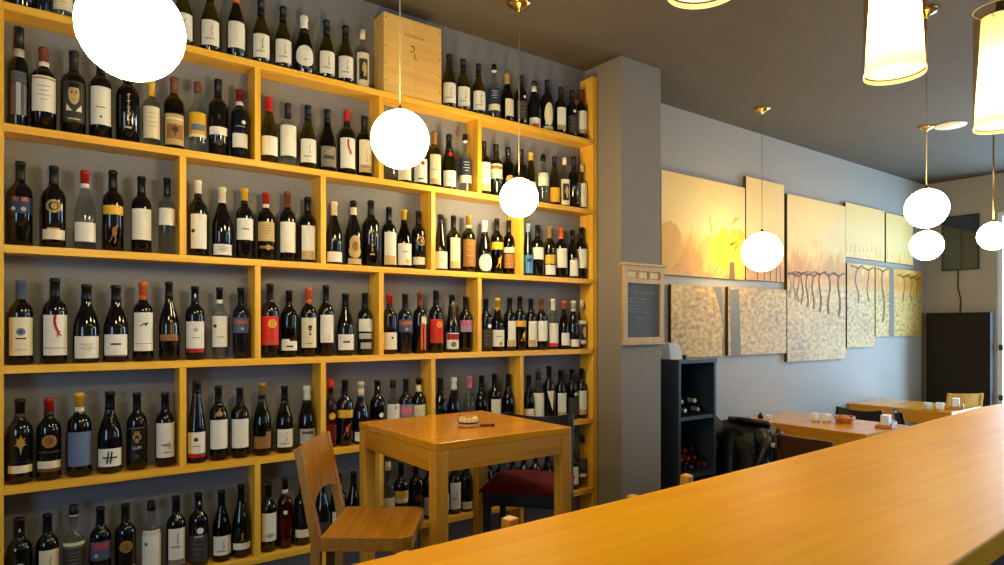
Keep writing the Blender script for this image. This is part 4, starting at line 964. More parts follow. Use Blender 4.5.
# third table end with a wooden chair behind it
g3 = on_z(957, 406.5, DH)
dining_table('farthest wooden table, mostly hidden behind the bar counter', 7.25, 7.95, 1.35, 2.12, DH)

def napkin_holder(loc, rz, label):
    t = thing('napkin_holder', label, 'napkin holder', loc, rz, 'napkin holders on the dining tables')
    MB().box((-.09, -.06, 0), (.09, .06, .022), 'wicker', .004).box((-.09, -.06, .022), (.09, -.05, .045), 'wicker', .003).build('tray', t)
    MB().box((-.055, -.028, .0225), (.055, .028, .10), 'napkin_paper', .003).build('napkins', t)
    return t
def glass_cup(loc, label):
    t = thing('white_cup', label, 'cup', loc, 0, 'white cups on the dining tables')
    MB().lathe([(0, .028), (.004, .031), (.07, .036), (.072, .035), (.068, .033), (.008, .028)], 'white_ceramic', 18).build('cup_body', t)
    MB().lathe([(.004, .0316), (.012, .0322)], 'ink_s', 18, caps=False).build('foot_ring', t)
    return t
def put(x, y): 
    v = on_z(x, y, DH); return (v.x, v.y, DH+.0006)
napkin_holder(put(886, 427.5), .2, 'wooden napkin holder with white napkins at the near end of the nearer wall table')
napkin_holder(on_z(956, 408.6, DH)[:2]+(DH+.0006,), .3, 'wooden napkin holder with white napkins on the farthest table')
glass_cup(put(816, 421.7), 'white cup beside the amber basket, left of two on the nearer wall table')
glass_cup(put(826.5, 422.3), 'white cup touching the amber basket, right of two on the nearer wall table')
glass_cup(put(928, 410), 'white cup on the farther wall table, left of its pair')
glass_cup(put(940, 410.2), 'white cup on the farther wall table, right of its pair')
v = put(844.5, 422.5)
wb = thing('bread_basket', 'oval amber wicker basket on the nearer wall table', 'basket', v, .3)
m = MB(); N = 22
for k in range(4):
    z = .006+.013*k; r1 = .070+.006*k
    m.tube([(r1*1.25*math.cos(2*PI*i/N), r1*.85*math.sin(2*PI*i/N), z) for i in range(N+1)], .0075, 'wicker', 6)
m.build('woven_rim', wb)
MB().prism([(.070*1.25*math.cos(2*PI*i/N), .070*.85*math.sin(2*PI*i/N)) for i in range(N)], 0, .006, 'wicker').build('base', wb)
m = MB()
for i in range(5): m.sphere((-.05+.025*i, .012*(-1)**i, .036), .024, 'wicker', 10, .8)
m.build('contents', wb)
v = put(769, 418.6)
cb = thing('card_box', 'small white box on the nearer wall table beside the dark shaker', 'box', v, .55)
MB().box((-.035, -.022, 0), (.035, .022, .030), 'white_ceramic', .003).build('box_body', cb)
MB().box((-.0352, -.0222, .020), (.0352, .0222, .0225), 'ink_s').build('lid_seam', cb)
v = put(760.5, 418.2)
sk = thing('pepper_shaker', 'small dark shaker on the nearer wall table', 'shaker', v)
MB().lathe([(0, .022), (.02, .024), (.030, .018), (.034, .010)], 'black_wood', 14).build('shaker_body', sk)
MB().lathe([(.034, .009), (.045, .010), (.052, .004)], 'black_wood', 12).build('shaker_knob', sk)

# chairs round the dining tables (backs away from the table they face)
BLK = ('black_wood', 'black_wood'); BRN = ('brown_wood', 'brown_wood')
CHB = EYE-.76
seat_chair('dining_chair', 'brown chair with curved back left of the nearer wall table', (4.50, 2.31, 0), -PI/2+.02, .46, EYE-.75, .40, .38, BRN, back='panel', thick=.03, cat='chair')
cc = seat_chair('dining_chair', 'chair under a black leather jacket, next to the wine rack', (4.76, 2.96, 0), -PI/2+.05, .46, EYE-.78, .40, .38, BRN, back='panel', thick=.03, cat='chair')
seat_chair('dining_chair', 'black chair with dished back between the two wall tables', (5.93, 2.85, 0), PI/2, .46, CHB, .42, .36, BLK, back='curve', thick=.03, cat='chair')
seat_chair('dining_chair', 'black chair turned edge-on at the near end of the farther table', (6.48, 2.36, 0), rad(-150), .46, CHB, .34, .36, BLK, back='curve', thick=.03, cat='chair')
seat_chair('dining_chair', 'black chair pushed against the farthest table under its napkin holder', (7.02, 1.93, 0), -PI/2-.1, .46, EYE-.82, .40, .36, BLK, back='curve', thick=.03, cat='chair')
seat_chair('dining_chair', 'wooden chair with square back in front of the dark screen', (8.55, 2.945, 0), -YAW, .46, EYE-.745, .40, .38, ('table_frame_z', 'chair_seat_wood'), back='panel', thick=.03, cat='chair')

# leather jacket over the chair back: a folded sheet hanging both sides, with a sleeve
jk = thing('leather_jacket', 'black leather jacket draped over a chair back next to the wine rack', 'jacket', (4.50, 2.885, 0), 0)
def cloth(rows, m, name, parent, th=.012):
    """rows of points -> a thick quilted sheet"""
    bm = bmesh.new(); g = [[bm.verts.new(p) for p in r] for r in rows]
    for a, b in zip(g, g[1:]):
        for i in range(len(a)-1): bm.faces.new([a[i], a[i+1], b[i+1], b[i]]).smooth = True
    bmesh.ops.recalc_face_normals(bm, faces=bm.faces)
    bmesh.ops.solidify(bm, geom=list(bm.faces), thickness=th)
    me = bpy.data.meshes.new(name); bm.to_mesh(me); bm.free(); me.materials.append(MATS[m])
    for pl in me.polygons: pl.use_smooth = True
    return link(bpy.data.objects.new(name, me), parent)
ztop = EYE-.745
rows = []
for j in range(15):
    s = j/14.0; r = []
    for i in range(17):
        v = i/16.0; y = .245-.49*v
        sh_ = .045*(2*v-1)**2
        fold = .014*math.sin(v*19+s*4)+.008*math.sin(v*37+1.5*s)
        if s < .5: x = -.075-.06*(.5-s)*2+fold; z = ztop-sh_-(.5-s)*2*.62+.02*math.sin(v*6)
        else: x = .09+.05*(s-.5)*2+fold; z = ztop-sh_-(s-.5)*2*.34
        k = min(1, abs(s-.5)/.10)
        x = x*k+(-.01)*(1-k); z = z+.03*(1-k)
        r.append((x, y*(1+.05*math.sin(3*s)), z))
    rows.append(r)
cloth(rows, 'leather', 'jacket_body', jk)
sl = MB()
sl.tube([(-.06, .21, ztop-.03), (-.14, .27, ztop-.10), (-.17, .29, ztop-.24), (-.14, .30, ztop-.42), (-.12, .28, ztop-.56)],   .098, 'leather', 14, .075)
sl.build('sleeve', jk)
sl = MB()
sl.tube([(-.08, -.16, ztop-.05), (-.14, -.20, ztop-.12), (-.17, -.215, ztop-.26), (-.16, -.21, ztop-.44), (-.14, -.20, ztop-.58)], .062, 'leather', 14, .05)
sl.build('sleeve', jk)
ln = MB(); ln.prism([(-.03, 0), (.05, -.02), (.06, -.17), (-.01, -.15)], -.004, .004, 'olive_lining')
ln.xf(Matrix.Translation((-.215, -.02, ztop-.10)) @ Matrix.Rotation(rad(80), 4, 'Y') @ Matrix.Rotation(rad(10), 4, 'Z')).build('lining', jk)
collar = MB(); collar.tube([(.0, .17, ztop+.012), (-.035, .05, ztop+.022), (-.035, -.06, ztop+.022), (0, -.17, ztop+.012)], .022, 'leather', 10); collar.build('collar', jk)
hb = thing('handbag', 'small black bag with pale trim between the jacket and the brown chair', 'bag', (4.385, 2.565, 0), 0)
MB().box((-.05, -.044, EYE-1.06), (.05, .044, EYE-.835), 'leather', .03).build('bag_body', hb)
MB().tube([(0, 0, EYE-.85), (-.06, -.03, EYE-.79), (-.125, -.085, EYE-.742), (-.155, -.090, EYE-.741), (-.178, -.09, EYE-.76), (-.178, -.09, EYE-.84)], .006, 'leather', 8).build('strap', hb)
MB().box((-.053, -.040, EYE-.96), (-.045, -.028, EYE-.85), 'off_white', .003).build('trim', hb)
MB().box((-.054, .01, EYE-.87), (-.045, .04, EYE-.840), 'off_white', .003).build('trim', hb)

# ================================================================== black wine rack with lying bottles
RX0, RX1, RYF, RYB, RH = 3.735, 4.175, 2.95, 3.327, EYE-.240
rk = thing('wine_rack', 'tall black open wine rack standing against the picture wall beside the column', 'wine rack', ((RX0+RX1)/2, (RYF+RYB)/2, 0))
cx, cy = (RX0+RX1)/2, (RYF+RYB)/2
def rb(name, a, b, m='rack_black_daylit'):
    MB().box((a[0]-cx, a[1]-cy, a[2]), (b[0]-cx, b[1]-cy, b[2]), m, .002).build(name, rk)
rb('side_panel', (RX0, RYF, 0), (RX0+.028, RYB, RH-.03)); rb('side_panel', (RX1-.028, RYF, 0), (RX1, RYB, RH-.03))
rb('top_panel', (RX0-.004, RYF-.005, RH-.03), (RX1+.004, RYB, RH))
rb('back_panel', (RX0+.028, RYB-.012, .02), (RX1-.028, RYB, RH-.031), 'black_paint')
S1, S2 = EYE-.655, EYE-1.075
rb('rack_shelf', (RX0+.0285, RYF+.004, S1-.025), (RX1-.0285, RYB-.013, S1)); rb('rack_shelf', (RX0+.0285, RYF+.004, S2-.025), (RX1-.0285, RYB-.013, S2))
rb('plinth', (RX0+.0285, RYF+.01, 0), (RX1-.0285, RYB-.013, .04))
def lying(x, z, cap, lab, yaw):
    o = make_bottle('wine_bottle', lab, 'bottle', 'bottles lying in the black rack', (x, RYB-.03, z), .295, 'bdx', 'k', {'d': 'q'}.get(cap, cap), [('p', .2, .55, 'd')], 0, .0375)
    o.rotation_euler = (PI/2, 0, yaw)
    return o
xs = [RX0+.028+.0386+.0768*k for k in range(5)]
names = {'up': 'upper compartment', 'lo': 'lower compartment'}
capsU = ['s', 'c', 'k', 's', 'd']; capsL = ['k', 'd', 'b', 'k', 'r']
word = {'c': 'cream', 's': 'grey', 'w': 'white', 'k': 'black', 'd': 'dark', 'r': 'red', 'b': 'blue', 'm': 'dark red'}
pos = ['leftmost', 'second from left', 'middle', 'fourth from left', 'rightmost']
for k in range(5):
    lying(xs[k], S1+.0382, capsU[k], 'lying bottle with %s neck end, %s in bottom row, rack %s' % (word[capsU[k]], pos[k], names['up']), 0)
    lying(xs[k], S2+.0382, capsL[k], 'lying bottle with %s neck end, %s in bottom row, rack %s' % (word[capsL[k]], pos[k], names['lo']), 0)
dz = math.sqrt(.0768**2-.0384**2)
for k, c in enumerate(['s', 'k', 'c']):
    lying((xs[k]+xs[k+1])/2, S1+.0384+dz, c, 'lying bottle with %s neck end, %s in second row, rack upper compartment' % (word[c], ('left', 'middle', 'right')[k]), 0)
for k, c in enumerate(['r', 'r', 'm', 'k']):
    lying((xs[k]+xs[k+1])/2, S2+.0384+dz, c, 'lying bottle with %s neck end, %s in second row, rack lower compartment' % (word[c], ('far left', 'second', 'third', 'far right')[k]), 0)
for k, c in enumerate(['m', 'd']):
    lying(xs[k+1], S2+.0384+2*dz, c, 'lying bottle with %s neck end, %s of the top row, rack lower compartment' % (word[c], ('left', 'right')[k]), 0)
nb = thing('napkin_stack', 'leaning stack of white paper napkins on top of the black wine rack', 'napkins', (3.70+.085, 3.04, RH+.0005), -.25)
m = MB(); m.prism([(-.055, 0), (.05, 0), (.02, .10), (-.075, .125)], -.05, .05, 'napkin_paper', .004)
m.xf(Matrix.Rotation(PI/2, 4, 'X')).build('paper_stack', nb)
MB().box((-.05, -.053, .0), (.045, .053, .004), 'off_white').build('wrapper', nb)
dk = thing('candle_cup', 'tiny dark metal cup in front of the napkins on the wine rack', 'cup', (3.84, 2.985, RH+.0005))
MB().lathe([(0, .016), (.004, .019), (.030, .022), (.031, .018), (.02, .016)], 'iron', 14).build('cup_body', dk)
MB().tube([(.020, 0, .008), (.033, 0, .012), (.033, 0, .022), (.020, 0, .026)], .0025, 'iron', 6).build('handle', dk)
# ================================================================== vineyard picture on nine canvases
def canvas_material():
    m, nt, out = nodes('vineyard_print')
    L = nt.links.new
    at = nt.nodes.new('ShaderNodeAttribute'); at.attribute_name = 'print_xz'
    sx = nt.nodes.new('ShaderNodeSeparateXYZ'); L(at.outputs['Vector'], sx.inputs[0])
    def noise(scale, det, sc=(1, 1, 1)):
        mp = nt.nodes.new('ShaderNodeMapping'); mp.inputs['Scale'].default_value = sc
        n = nt.nodes.new('ShaderNodeTexNoise'); n.inputs['Scale'].default_value = scale; n.inputs['Detail'].default_value = det
        L(at.outputs['Vector'], mp.inputs[0]); L(mp.outputs[0], n.inputs['Vector']); return n.outputs['Fac']
    def math_(op, a, b, c=None):
        n = nt.nodes.new('ShaderNodeMath'); n.operation = op
        for i, v in enumerate((a, b, c)):
            if v is None: continue
            if isinstance(v, float): n.inputs[i].default_value = v
            else: L(v, n.inputs[i])
        return n.outputs[0]
    n1 = noise(26.0, 6, (1, 1, .30)); n4 = noise(3.5, 4); n2 = noise(24.0, 7, (.75, 1, 1.25)); n3 = noise(2.0, 3)
    z = sx.outputs['Z']
    zz = math_('ADD', math_('ADD', z, math_('MULTIPLY', math_('SUBTRACT', n1, .5), .42)), math_('MULTIPLY', math_('SUBTRACT', n4, .5), .34))
    sky = nt.nodes.new('ShaderNodeValToRGB'); e = sky.color_ramp.elements
    # 0..1 over z = 1.95 .. 2.85
    t = math_('DIVIDE', math_('SUBTRACT', zz, 1.95), .9); L(t, sky.inputs[0])
    e[0].position = 0; e[0].color = lin((216, 152, 48)); e[1].position = 1; e[1].color = lin((242, 196, 116))
    for p_, c in ((.10, (202, 132, 22)), (.22, (214, 144, 30)), (.33, (234, 176, 74)), (.45, (242, 200, 122)), (.7, (244, 204, 126))):
        k = e.new(p_); k.color = lin(c)
    grass = nt.nodes.new('ShaderNodeValToRGB'); g = grass.color_ramp.elements
    g[0].position = .30; g[0].color = lin((112, 82, 36)); g[1].position = .70; g[1].color = lin((222, 186, 104))
    k = g.new(.46); k.color = lin((176, 136, 64)); k = g.new(.55); k.color = lin((204, 164, 84))
    L(math_('ADD', math_('MULTIPLY', n2, .72), math_('MULTIPLY', n3, .28)), grass.inputs[0])
    f = math_('MULTIPLY', math_('SUBTRACT', math_('ADD', z, math_('MULTIPLY', math_('SUBTRACT', n2, .5), .16)), 1.89), 9.0)
    cl = nt.nodes.new('ShaderNodeClamp'); L(f, cl.inputs[0])
    mx = nt.nodes.new('ShaderNodeMix'); mx.data_type = 'RGBA'; L(cl.outputs[0], mx.inputs[0]); L(grass.outputs[0], mx.inputs[6]); L(sky.outputs[0], mx.inputs[7])
    p = nt.nodes.new('ShaderNodeBsdfPrincipled'); p.inputs['Roughness'].default_value = .6; p.inputs['Specular IOR Level'].default_value = .25
    L(mx.outputs[2], p.inputs['Base Color']); L(p.outputs[0], out.inputs[0])
canvas_material()
plain('canvas_edge', (88, 66, 30), .7, .2)
plain('print_trunk', (118, 88, 46), .7, .2); plain('print_grey', (122, 112, 96), .7, .2); plain('print_yellow', (230, 182, 40), .7, .2); plain('print_amber', (222, 168, 84), .7, .2)
CF = PIC_Y-.032
def clip(poly, x0, x1, z0, z1):
    def cut(P, f, g):
        o = []
        for i in range(len(P)):
            a, b = P[i], P[(i+1) % len(P)]; fa, fb = f(a), f(b)
            if fa >= 0: o.append(a)
            if fa*fb < 0: t = fa/(fa-fb); o.append((a[0]+(b[0]-a[0])*t, a[1]+(b[1]-a[1])*t))
        return o
    for f in (lambda p: p[0]-x0, lambda p: x1-p[0], lambda p: p[1]-z0, lambda p: z1-p[1]):
        poly = cut(poly, f, None)
        if len(poly) < 3: return []
    return poly
def canvas(tl, tr, br, bl, label, shapes=()):
    """corners given as seen in the photo; the canvas itself is an upright rectangle on the wall"""
    A, B, Cc, D = [on_y(x, y, CF) for x, y in (tl, tr, br, bl)]
    x0, x1 = (A.x+D.x)/2, (B.x+Cc.x)/2; z1, z0 = (A.z+B.z)/2, (D.z+Cc.z)/2
    t = thing('canvas_picture', label, 'picture', ((x0+x1)/2, PIC_Y-.0005, z0), 0, 'vineyard canvases on the wall')
    ox_, oy_, oz_ = (x0+x1)/2, PIC_Y-.0005, z0
    st_ = MB().box((x0-ox_, .0+CF+.0015-oy_, 0), (x1-ox_, -.0005, z1-z0), 'canvas_edge', .002).build('stretcher_frame', t)
    m = MB(); NX, NZ = 6, 6
    vs = [(x0+(x1-x0)*i/NX-ox_, CF-oy_, (z1-z0)*j/NZ) for j in range(NZ+1) for i in range(NX+1)]
    m.faces(vs, [[j*(NX+1)+i, j*(NX+1)+i+1, (j+1)*(NX+1)+i+1, (j+1)*(NX+1)+i] for j in range(NZ) for i in range(NX)], 'vineyard_print')
    lift = 0.0
    for mat, poly in shapes:
        lift += .00006
        P = clip(poly, x0+.001, x1-.001, z0+.001, z1-.001)
        if len(P) >= 3:
            c = (sum(q[0] for q in P)/len(P), sum(q[1] for q in P)/len(P))
            vv = [(c[0]-ox_, CF-.0006-lift-oy_, c[1]-oz_)]+[(q[0]-ox_, CF-.0006-lift-oy_, q[1]-oz_) for q in P]
            m.faces(vv, [[0, 1+k, 1+(k+1) % len(P)] for k in range(len(P))], mat)
    o = m.build('printed_canvas', t, recalc=False)
    me = o.data; at = me.attributes.new('print_xz', 'FLOAT_VECTOR', 'POINT')
    for v in me.vertices: at.data[v.index].vector = (v.co.x+ox_, 0.0, v.co.z+oz_)
    return t
def W(x, y):
    v = on_y(x, y, CF); return (v.x, v.z)
def trunk(x, yt, yb, w=2.2, bend=2.0, arms=True):
    """a bare vine: wavering stem with two arms along the wire"""
    out = []; N = 5
    yt -= 8; yb -= 3
    pts = [(x+bend*math.sin(k*1.3+x), yt+(yb-yt)*k/N) for k in range(N+1)]
    for (xa, ya), (xb, yb_) in zip(pts, pts[1:]):
        k = w*.62*(.6+.5*(ya-yt)/(yb-yt))/2
        out.append(('print_trunk', [W(xa-k, ya), W(xa+k, ya), W(xb+k, yb_+.4), W(xb-k, yb_+.4)]))
    if arms:
        for s in (-1, 1):
            out.append(('print_trunk', [W(x+bend*math.sin(x), yt+.8), W(x+s*4, yt-1.8), W(x+s*7, yt-1.4), W(x+s*7, yt-.8), W(x+s*4, yt-.9), W(x+bend*math.sin(x), yt+2.6)]))
    return out
def blob(cx_, cy_, rx, ry, seed, n=26, j=.28):
    r = random.Random(seed); return [W(cx_+rx*math.cos(2*PI*k/n)*(1+r.uniform(-j, j)), cy_+ry*math.sin(2*PI*k/n)*(1+r.uniform(-j, j))) for k in range(n)]
s1 = [('print_amber', blob(668, 245, 14, 24, 1, 26, .06)), ('print_amber', blob(718, 258, 17, 22, 2, 30, .2)), ('print_yellow', blob(725, 252, 15, 19, 3, 34, .3)), ('print_yellow', blob(740, 262, 10, 20, 5, 30, .25)), ('print_yellow', blob(738, 240, 7, 12, 4, 30, .5)),
      ('print_amber', [W(709, 216), W(710.4, 216), W(713, 236), W(711, 236)]), ('print_amber', [W(734, 218), W(739, 217), W(738, 220), W(731, 226)]),
      ('print_trunk', [W(729.5, 262), W(734, 262), W(735, 279), W(729, 279)])]
for k in range(9): s1.append(('print_trunk', [W(706+k*2.4, 277), W(706.5+k*2.4, 277), W(711+k*2.2, 264+k % 3*3), W(710.6+k*2.2, 264+k % 3*3)]))
canvas((661.5, 170.3), (744.5, 187.4), (745.5, 279.3), (661.5, 275), 'wide golden canvas with yellow splash, at the picture group\'s left end beside the column', s1)
canvas((745.6, 176.3), (783.3, 184.6), (785, 282), (746.8, 280), 'tall narrow golden canvas behind the round lamp', [('print_trunk', [W(x, 266), W(x+.7, 266), W(x+.9, 282), W(x-.2, 282)]) for x in (757, 764, 770, 776, 780)])
s3 = []
for k, x in enumerate((790, 794, 798, 802, 807, 813, 820, 829, 839)):
    s3 += trunk(x, 281+(k % 3), 300+k*2.4, 1.5+.12*k, 1.2)
canvas((786.3, 194), (844, 205.5), (847, 357.5), (788.3, 363), 'tallest canvas with a row of vine stems over dry grass', s3)
s4 = [('print_amber', [W(846+k*4.2, 252), W(846.5+k*4.2, 240+(k*7) % 6), W(847+k*4.2, 252)]) for k in range(9)]
canvas((845.4, 201.2), (884.4, 212), (884.7, 262.2), (846, 256.3), 'upper pale gold canvas with bare twigs, right of the tallest canvas', s4)
s5 = [('print_amber', [W(887+k*4.2, 258), W(887.5+k*4.2, 247+(k*5) % 6), W(888+k*4.2, 258)]) for k in range(6)]
canvas((885.9, 212.2), (913, 219), (913, 265), (886.2, 262.4), 'small upper gold canvas partly behind the pair of round lamps', s5)
s6 = trunk(857, 275, 306, 2.6, 2.0)+trunk(868, 277, 305, 2, 1)
canvas((846.2, 262.2), (874.4, 266), (874.8, 345), (848, 349.2), 'lower narrow canvas with two vine stems', s6)
s7 = trunk(883, 278, 325, 3.2, 1.4)+trunk(904, 284, 304, 1.6, 1)+trunk(911, 285, 303, 1.4, 1)+trunk(917, 286, 300, 1.4, 1)+[('print_grey', [W(889.5, 268), W(893.5, 268), W(894, 337), W(889.5, 337)])]
canvas((875.5, 265.6), (921.5, 272.6), (921.5, 336.8), (875.8, 335.6), 'lower right-hand canvas with a grey post and vine stems', s7)
s8 = [('print_grey', [W(713, 287), W(722, 287), W(723, 325), W(720, 310), W(717, 298)]), ('print_grey', [W(722, 340), W(725, 330), W(725, 357), W(722.5, 357)])]
canvas((670.8, 284.3), (722.3, 287.2), (724, 355.2), (671.5, 359), 'square canvas of dry grass just above the wine rack', s8)
s9 = [('print_grey', [W(729, 289.4), W(739, 289), W(740, 318), W(741, 356), W(731, 357), W(730.5, 330)])]
canvas((727.3, 289.3), (786, 287.6), (786.7, 351.2), (729.3, 357.4), 'canvas of dry grass with a grey band at its left edge', s9)

# ================================================================== chalkboard on the column
BY = COLY-.0005
a, b = on_y(624, 262, BY-.025), on_y(664, 342.5, BY-.025)
cbx = (a.x+b.x)/2; hw_ = (b.x-a.x)/2; z1_, z0_ = a.z-.005, b.z
ck = thing('chalkboard', 'small framed menu chalkboard with three cream cards on the grey column', 'chalkboard', (cbx, BY, z0_))
Hh = z1_-z0_; fr = .034; zc = Hh*.755
def cb_(name, x0, x1, z0, z1, y0, y1, m, bev=.002):
    return MB().box((x0, -y1, z0), (x1, -y0, z1), m, bev).build(name, ck)
cb_('frame', -hw_, -hw_+fr, 0, Hh-.012, .004, .026, 'board_frame'); cb_('frame', hw_-fr, hw_, 0, Hh-.012, .004, .026, 'board_frame')
cb_('frame', -hw_+fr, hw_-fr, 0, fr*1.1, .004, .026, 'board_frame'); cb_('frame', -hw_+fr, hw_-fr, zc, zc+fr*.9, .004, .026, 'board_frame'); cb_('frame', -hw_+fr, hw_-fr, Hh-.046, Hh-.012, .004, .026, 'board_frame')
cb_('cap_moulding', -hw_-.014, hw_+.014, Hh-.012, Hh+.006, .001, .038, 'board_frame'); cb_('foot_moulding', -hw_-.008, hw_+.008, -.012, 0, .001, .032, 'board_frame')
bd = cb_('slate_board', -hw_+fr, hw_-fr, fr*1.1, zc, .002, .012, 'slate', 0)
iw = (hw_-fr); zt0, zt1 = zc+fr*.9, Hh-.046
cb_('backing', -iw, iw, zt0, zt1, .002, .010, 'board_frame', 0)
for k in range(3):
    c = -iw+2*iw*(k+.5)/3; cb_('menu_card', c-iw*.245, c+iw*.245, zt0+.006, zt1-.004, .0102, .013, 'card_cream', 0)
for k in (1, 2):
    c = -iw+2*iw*k/3; cb_('mullion', c-.008, c+.008, zt0, zt1, .0102, .022, 'board_frame', .001)
rr = random.Random(5)
def scrawl(x0, x1, z, h):                        # handwriting too small to read in the photo
    cw_ = MB(); n = int((x1-x0)/.0045); px_, pz_ = x0, z
    for i in range(n):
        if rr.random() < .16: px_ = x0+(i+1)*.0045; continue
        qx, qz = x0+(i+1)*.0045, z+rr.uniform(-h, h)
        d = Vector((qx-px_, 0, qz-pz_)); L_ = d.length or 1; n_ = Vector((-d.z, 0, d.x))/L_*.0008
        cw_.faces([(px_+n_.x, -.0126, pz_+n_.z), (px_-n_.x, -.0126, pz_-n_.z), (qx-n_.x, -.0126, qz-n_.z), (qx+n_.x, -.0126, qz+n_.z)], [[0, 1, 2, 3]], 'chalk')
        px_, pz_ = qx, qz
    cw_.build('chalk_line', bd, recalc=False)
scrawl(-iw*.92, -iw*.30, zc-.055, .012); scrawl(-iw*.12, iw*.72, zc-.058, .008)
for k, (u, v) in enumerate(((-.92, .42), (-.92, .2), (-.9, -.2), (-.92, -.05), (-.88, .35))):
    scrawl(iw*u, iw*v, zc-.10-.021*k, .005)
scrawl(-iw*.38, iw*.06, zc-.225, .006)

# ================================================================== far wall: glossy screen with cable, dark room screen
def on_x(x, y, X):
    u = (x-CX)/FPX; Z = X/(FX+u*RX); return Vector((X, Z*(FY+u*RY), EYE+(HY-y)/FPX*Z))
fx = FAR_X-.03
p0, p1 = on_x(941.5, 217.5, fx), on_x(978.7, 269, fx)
sc_ = thing('wall_screen', 'dark glossy rectangular screen hanging on the far wall', 'screen', (FAR_X-.001, (p0.y+p1.y)/2, p1.z))
wy, hz_ = abs(p0.y-p1.y)/2, p0.z-p1.z
MB().box((-.03, -wy, 0), (-.001, wy, hz_), 'black_paint', .003).build('screen_case', sc_)
MB().box((-.0315, -wy+.012, .012), (-.030, wy-.012, hz_-.012), 'screen_black').build('screen_glass', sc_)
c0 = on_x(957.6, 269, fx); c1 = on_x(959, 313, fx)
cbl = thing('power_cable', 'thin dark cable hanging down from the screen on the far wall', 'cable', (FAR_X-.012, c1.y, c1.z-.1))
m = MB(); m.tube([(0, c0.y-c1.y, c0.z-c1.z+.1), (0, (c0.y-c1.y)*.6+.01, (c0.z-c1.z)*.6+.1), (0, -.012, (c0.z-c1.z)*.3+.1), (0, 0, 0)], .007, 'dark_cable', 6); m.build('cable_run', cbl)
q0, q1 = on_x(926, 313, FAR_X-.12), on_x(990.5, 400, FAR_X-.12)
ds = thing('room_screen', 'tall dark brown screen standing against the far wall', 'screen', (FAR_X-.07, (q0.y+q1.y)/2, 0))
wy = abs(q0.y-q1.y)/2
MB().box((-.05, -wy+.03, .03), (.05, wy-.03, q0.z-.03), 'dark_panel', .004).build('panel', ds)
for (a_, b_) in (((-.055, -wy, 0), (.055, -wy+.03, q0.z)), ((-.055, wy-.03, 0), (.055, wy, q0.z)), ((-.055, -wy+.03, q0.z-.03), (.055, wy-.03, q0.z)), ((-.055, -wy+.03, 0), (.055, wy-.03, .03))):
    MB().box(a_, b_, 'dark_panel', .003).build('frame', ds)

# ================================================================== lamps
emit('globe_glow', (1.0, .79, .40), GLOBE); emit('globe_glow_soft', (1.0, .79, .40), GLOBE*.30)
emit('bulb_glow', (1.0, .79, .40), BULB)
def diffuser_mat():
    m, nt, out = nodes('frosted_shade')
    t = nt.nodes.new('ShaderNodeBsdfTranslucent'); t.inputs[0].default_value = (.98, .92, .78, 1)
    d = nt.nodes.new('ShaderNodeBsdfDiffuse'); d.inputs[0].default_value = (.8, .72, .55, 1)
    mx = nt.nodes.new('ShaderNodeMixShader'); mx.inputs[0].default_value = .35
    em = nt.nodes.new('ShaderNodeEmission'); em.inputs[0].default_value = (1, .82, .50, 1); em.inputs[1].default_value = .32
    ad = nt.nodes.new('ShaderNodeAddShader')
    nt.links.new(t.outputs[0], mx.inputs[1]); nt.links.new(d.outputs[0], mx.inputs[2]); nt.links.new(mx.outputs[0], ad.inputs[0]); nt.links.new(em.outputs[0], ad.inputs[1]); nt.links.new(ad.outputs[0], out.inputs[0])
diffuser_mat()
def globe_lamp(label, x, y, Z, r, rod=False, canopy=True):
    """x,y: centre in the photo, Z: how far along the view it hangs"""
    c = cam_pt((x-CX)/FPX*Z, Z, EYE+(HY-y)/FPX*Z)
    t = thing('pendant_lamp', label, 'lamp', (c.x, c.y, CEIL), 0, 'round globe pendant lamps')
    dz_ = c.z-CEIL
    MB().sphere((0, 0, dz_), r, 'globe_glow_soft' if r > .12 else 'globe_glow', 36).build('globe', t)
    MB().lathe([(dz_+r*.985, r*.30), (dz_+r*1.03, r*.26), (dz_+r*1.06, r*.08), (dz_+r*1.16, r*.05)], 'brass', 16).build('globe_cap', t)
    MB().tube([(0, 0, dz_+r*1.14), (0, 0, -.03)], .006 if rod else .0028, 'brass' if rod else 'cable', 8).build('rod' if rod else 'cord', t)
    MB().lathe([(-.045, .008), (-.030, .016), (-.022, .040), (-.008, .062), (-.0005, .064)], 'brass', 24).build('ceiling_canopy', t)
    return t
globe_lamp('biggest looking round white pendant lamp, nearest, over the left of the wine shelf', 131.5, 29.5, 1.44, .1085)
globe_lamp('round white pendant lamp hanging just below the wooden crate', 400, 139.5, 2.39, .106)
globe_lamp('round white pendant lamp in front of the right half of the wine shelf', 519, 198, 3.50, .104)
globe_lamp('round white pendant lamp in front of the golden canvases', 762, 252, 5.19, .157)
globe_lamp('upper globe of the overlapping pair before the far wall', 926.5, 208.5, 3.57, .106)
globe_lamp('lower globe of the overlapping pair before the far wall', 926.5, 245.5, 5.66, .130, True)
globe_lamp('round white pendant lamp at the right frame edge, before the far wall', 993.5, 236, 5.06, .108, True)

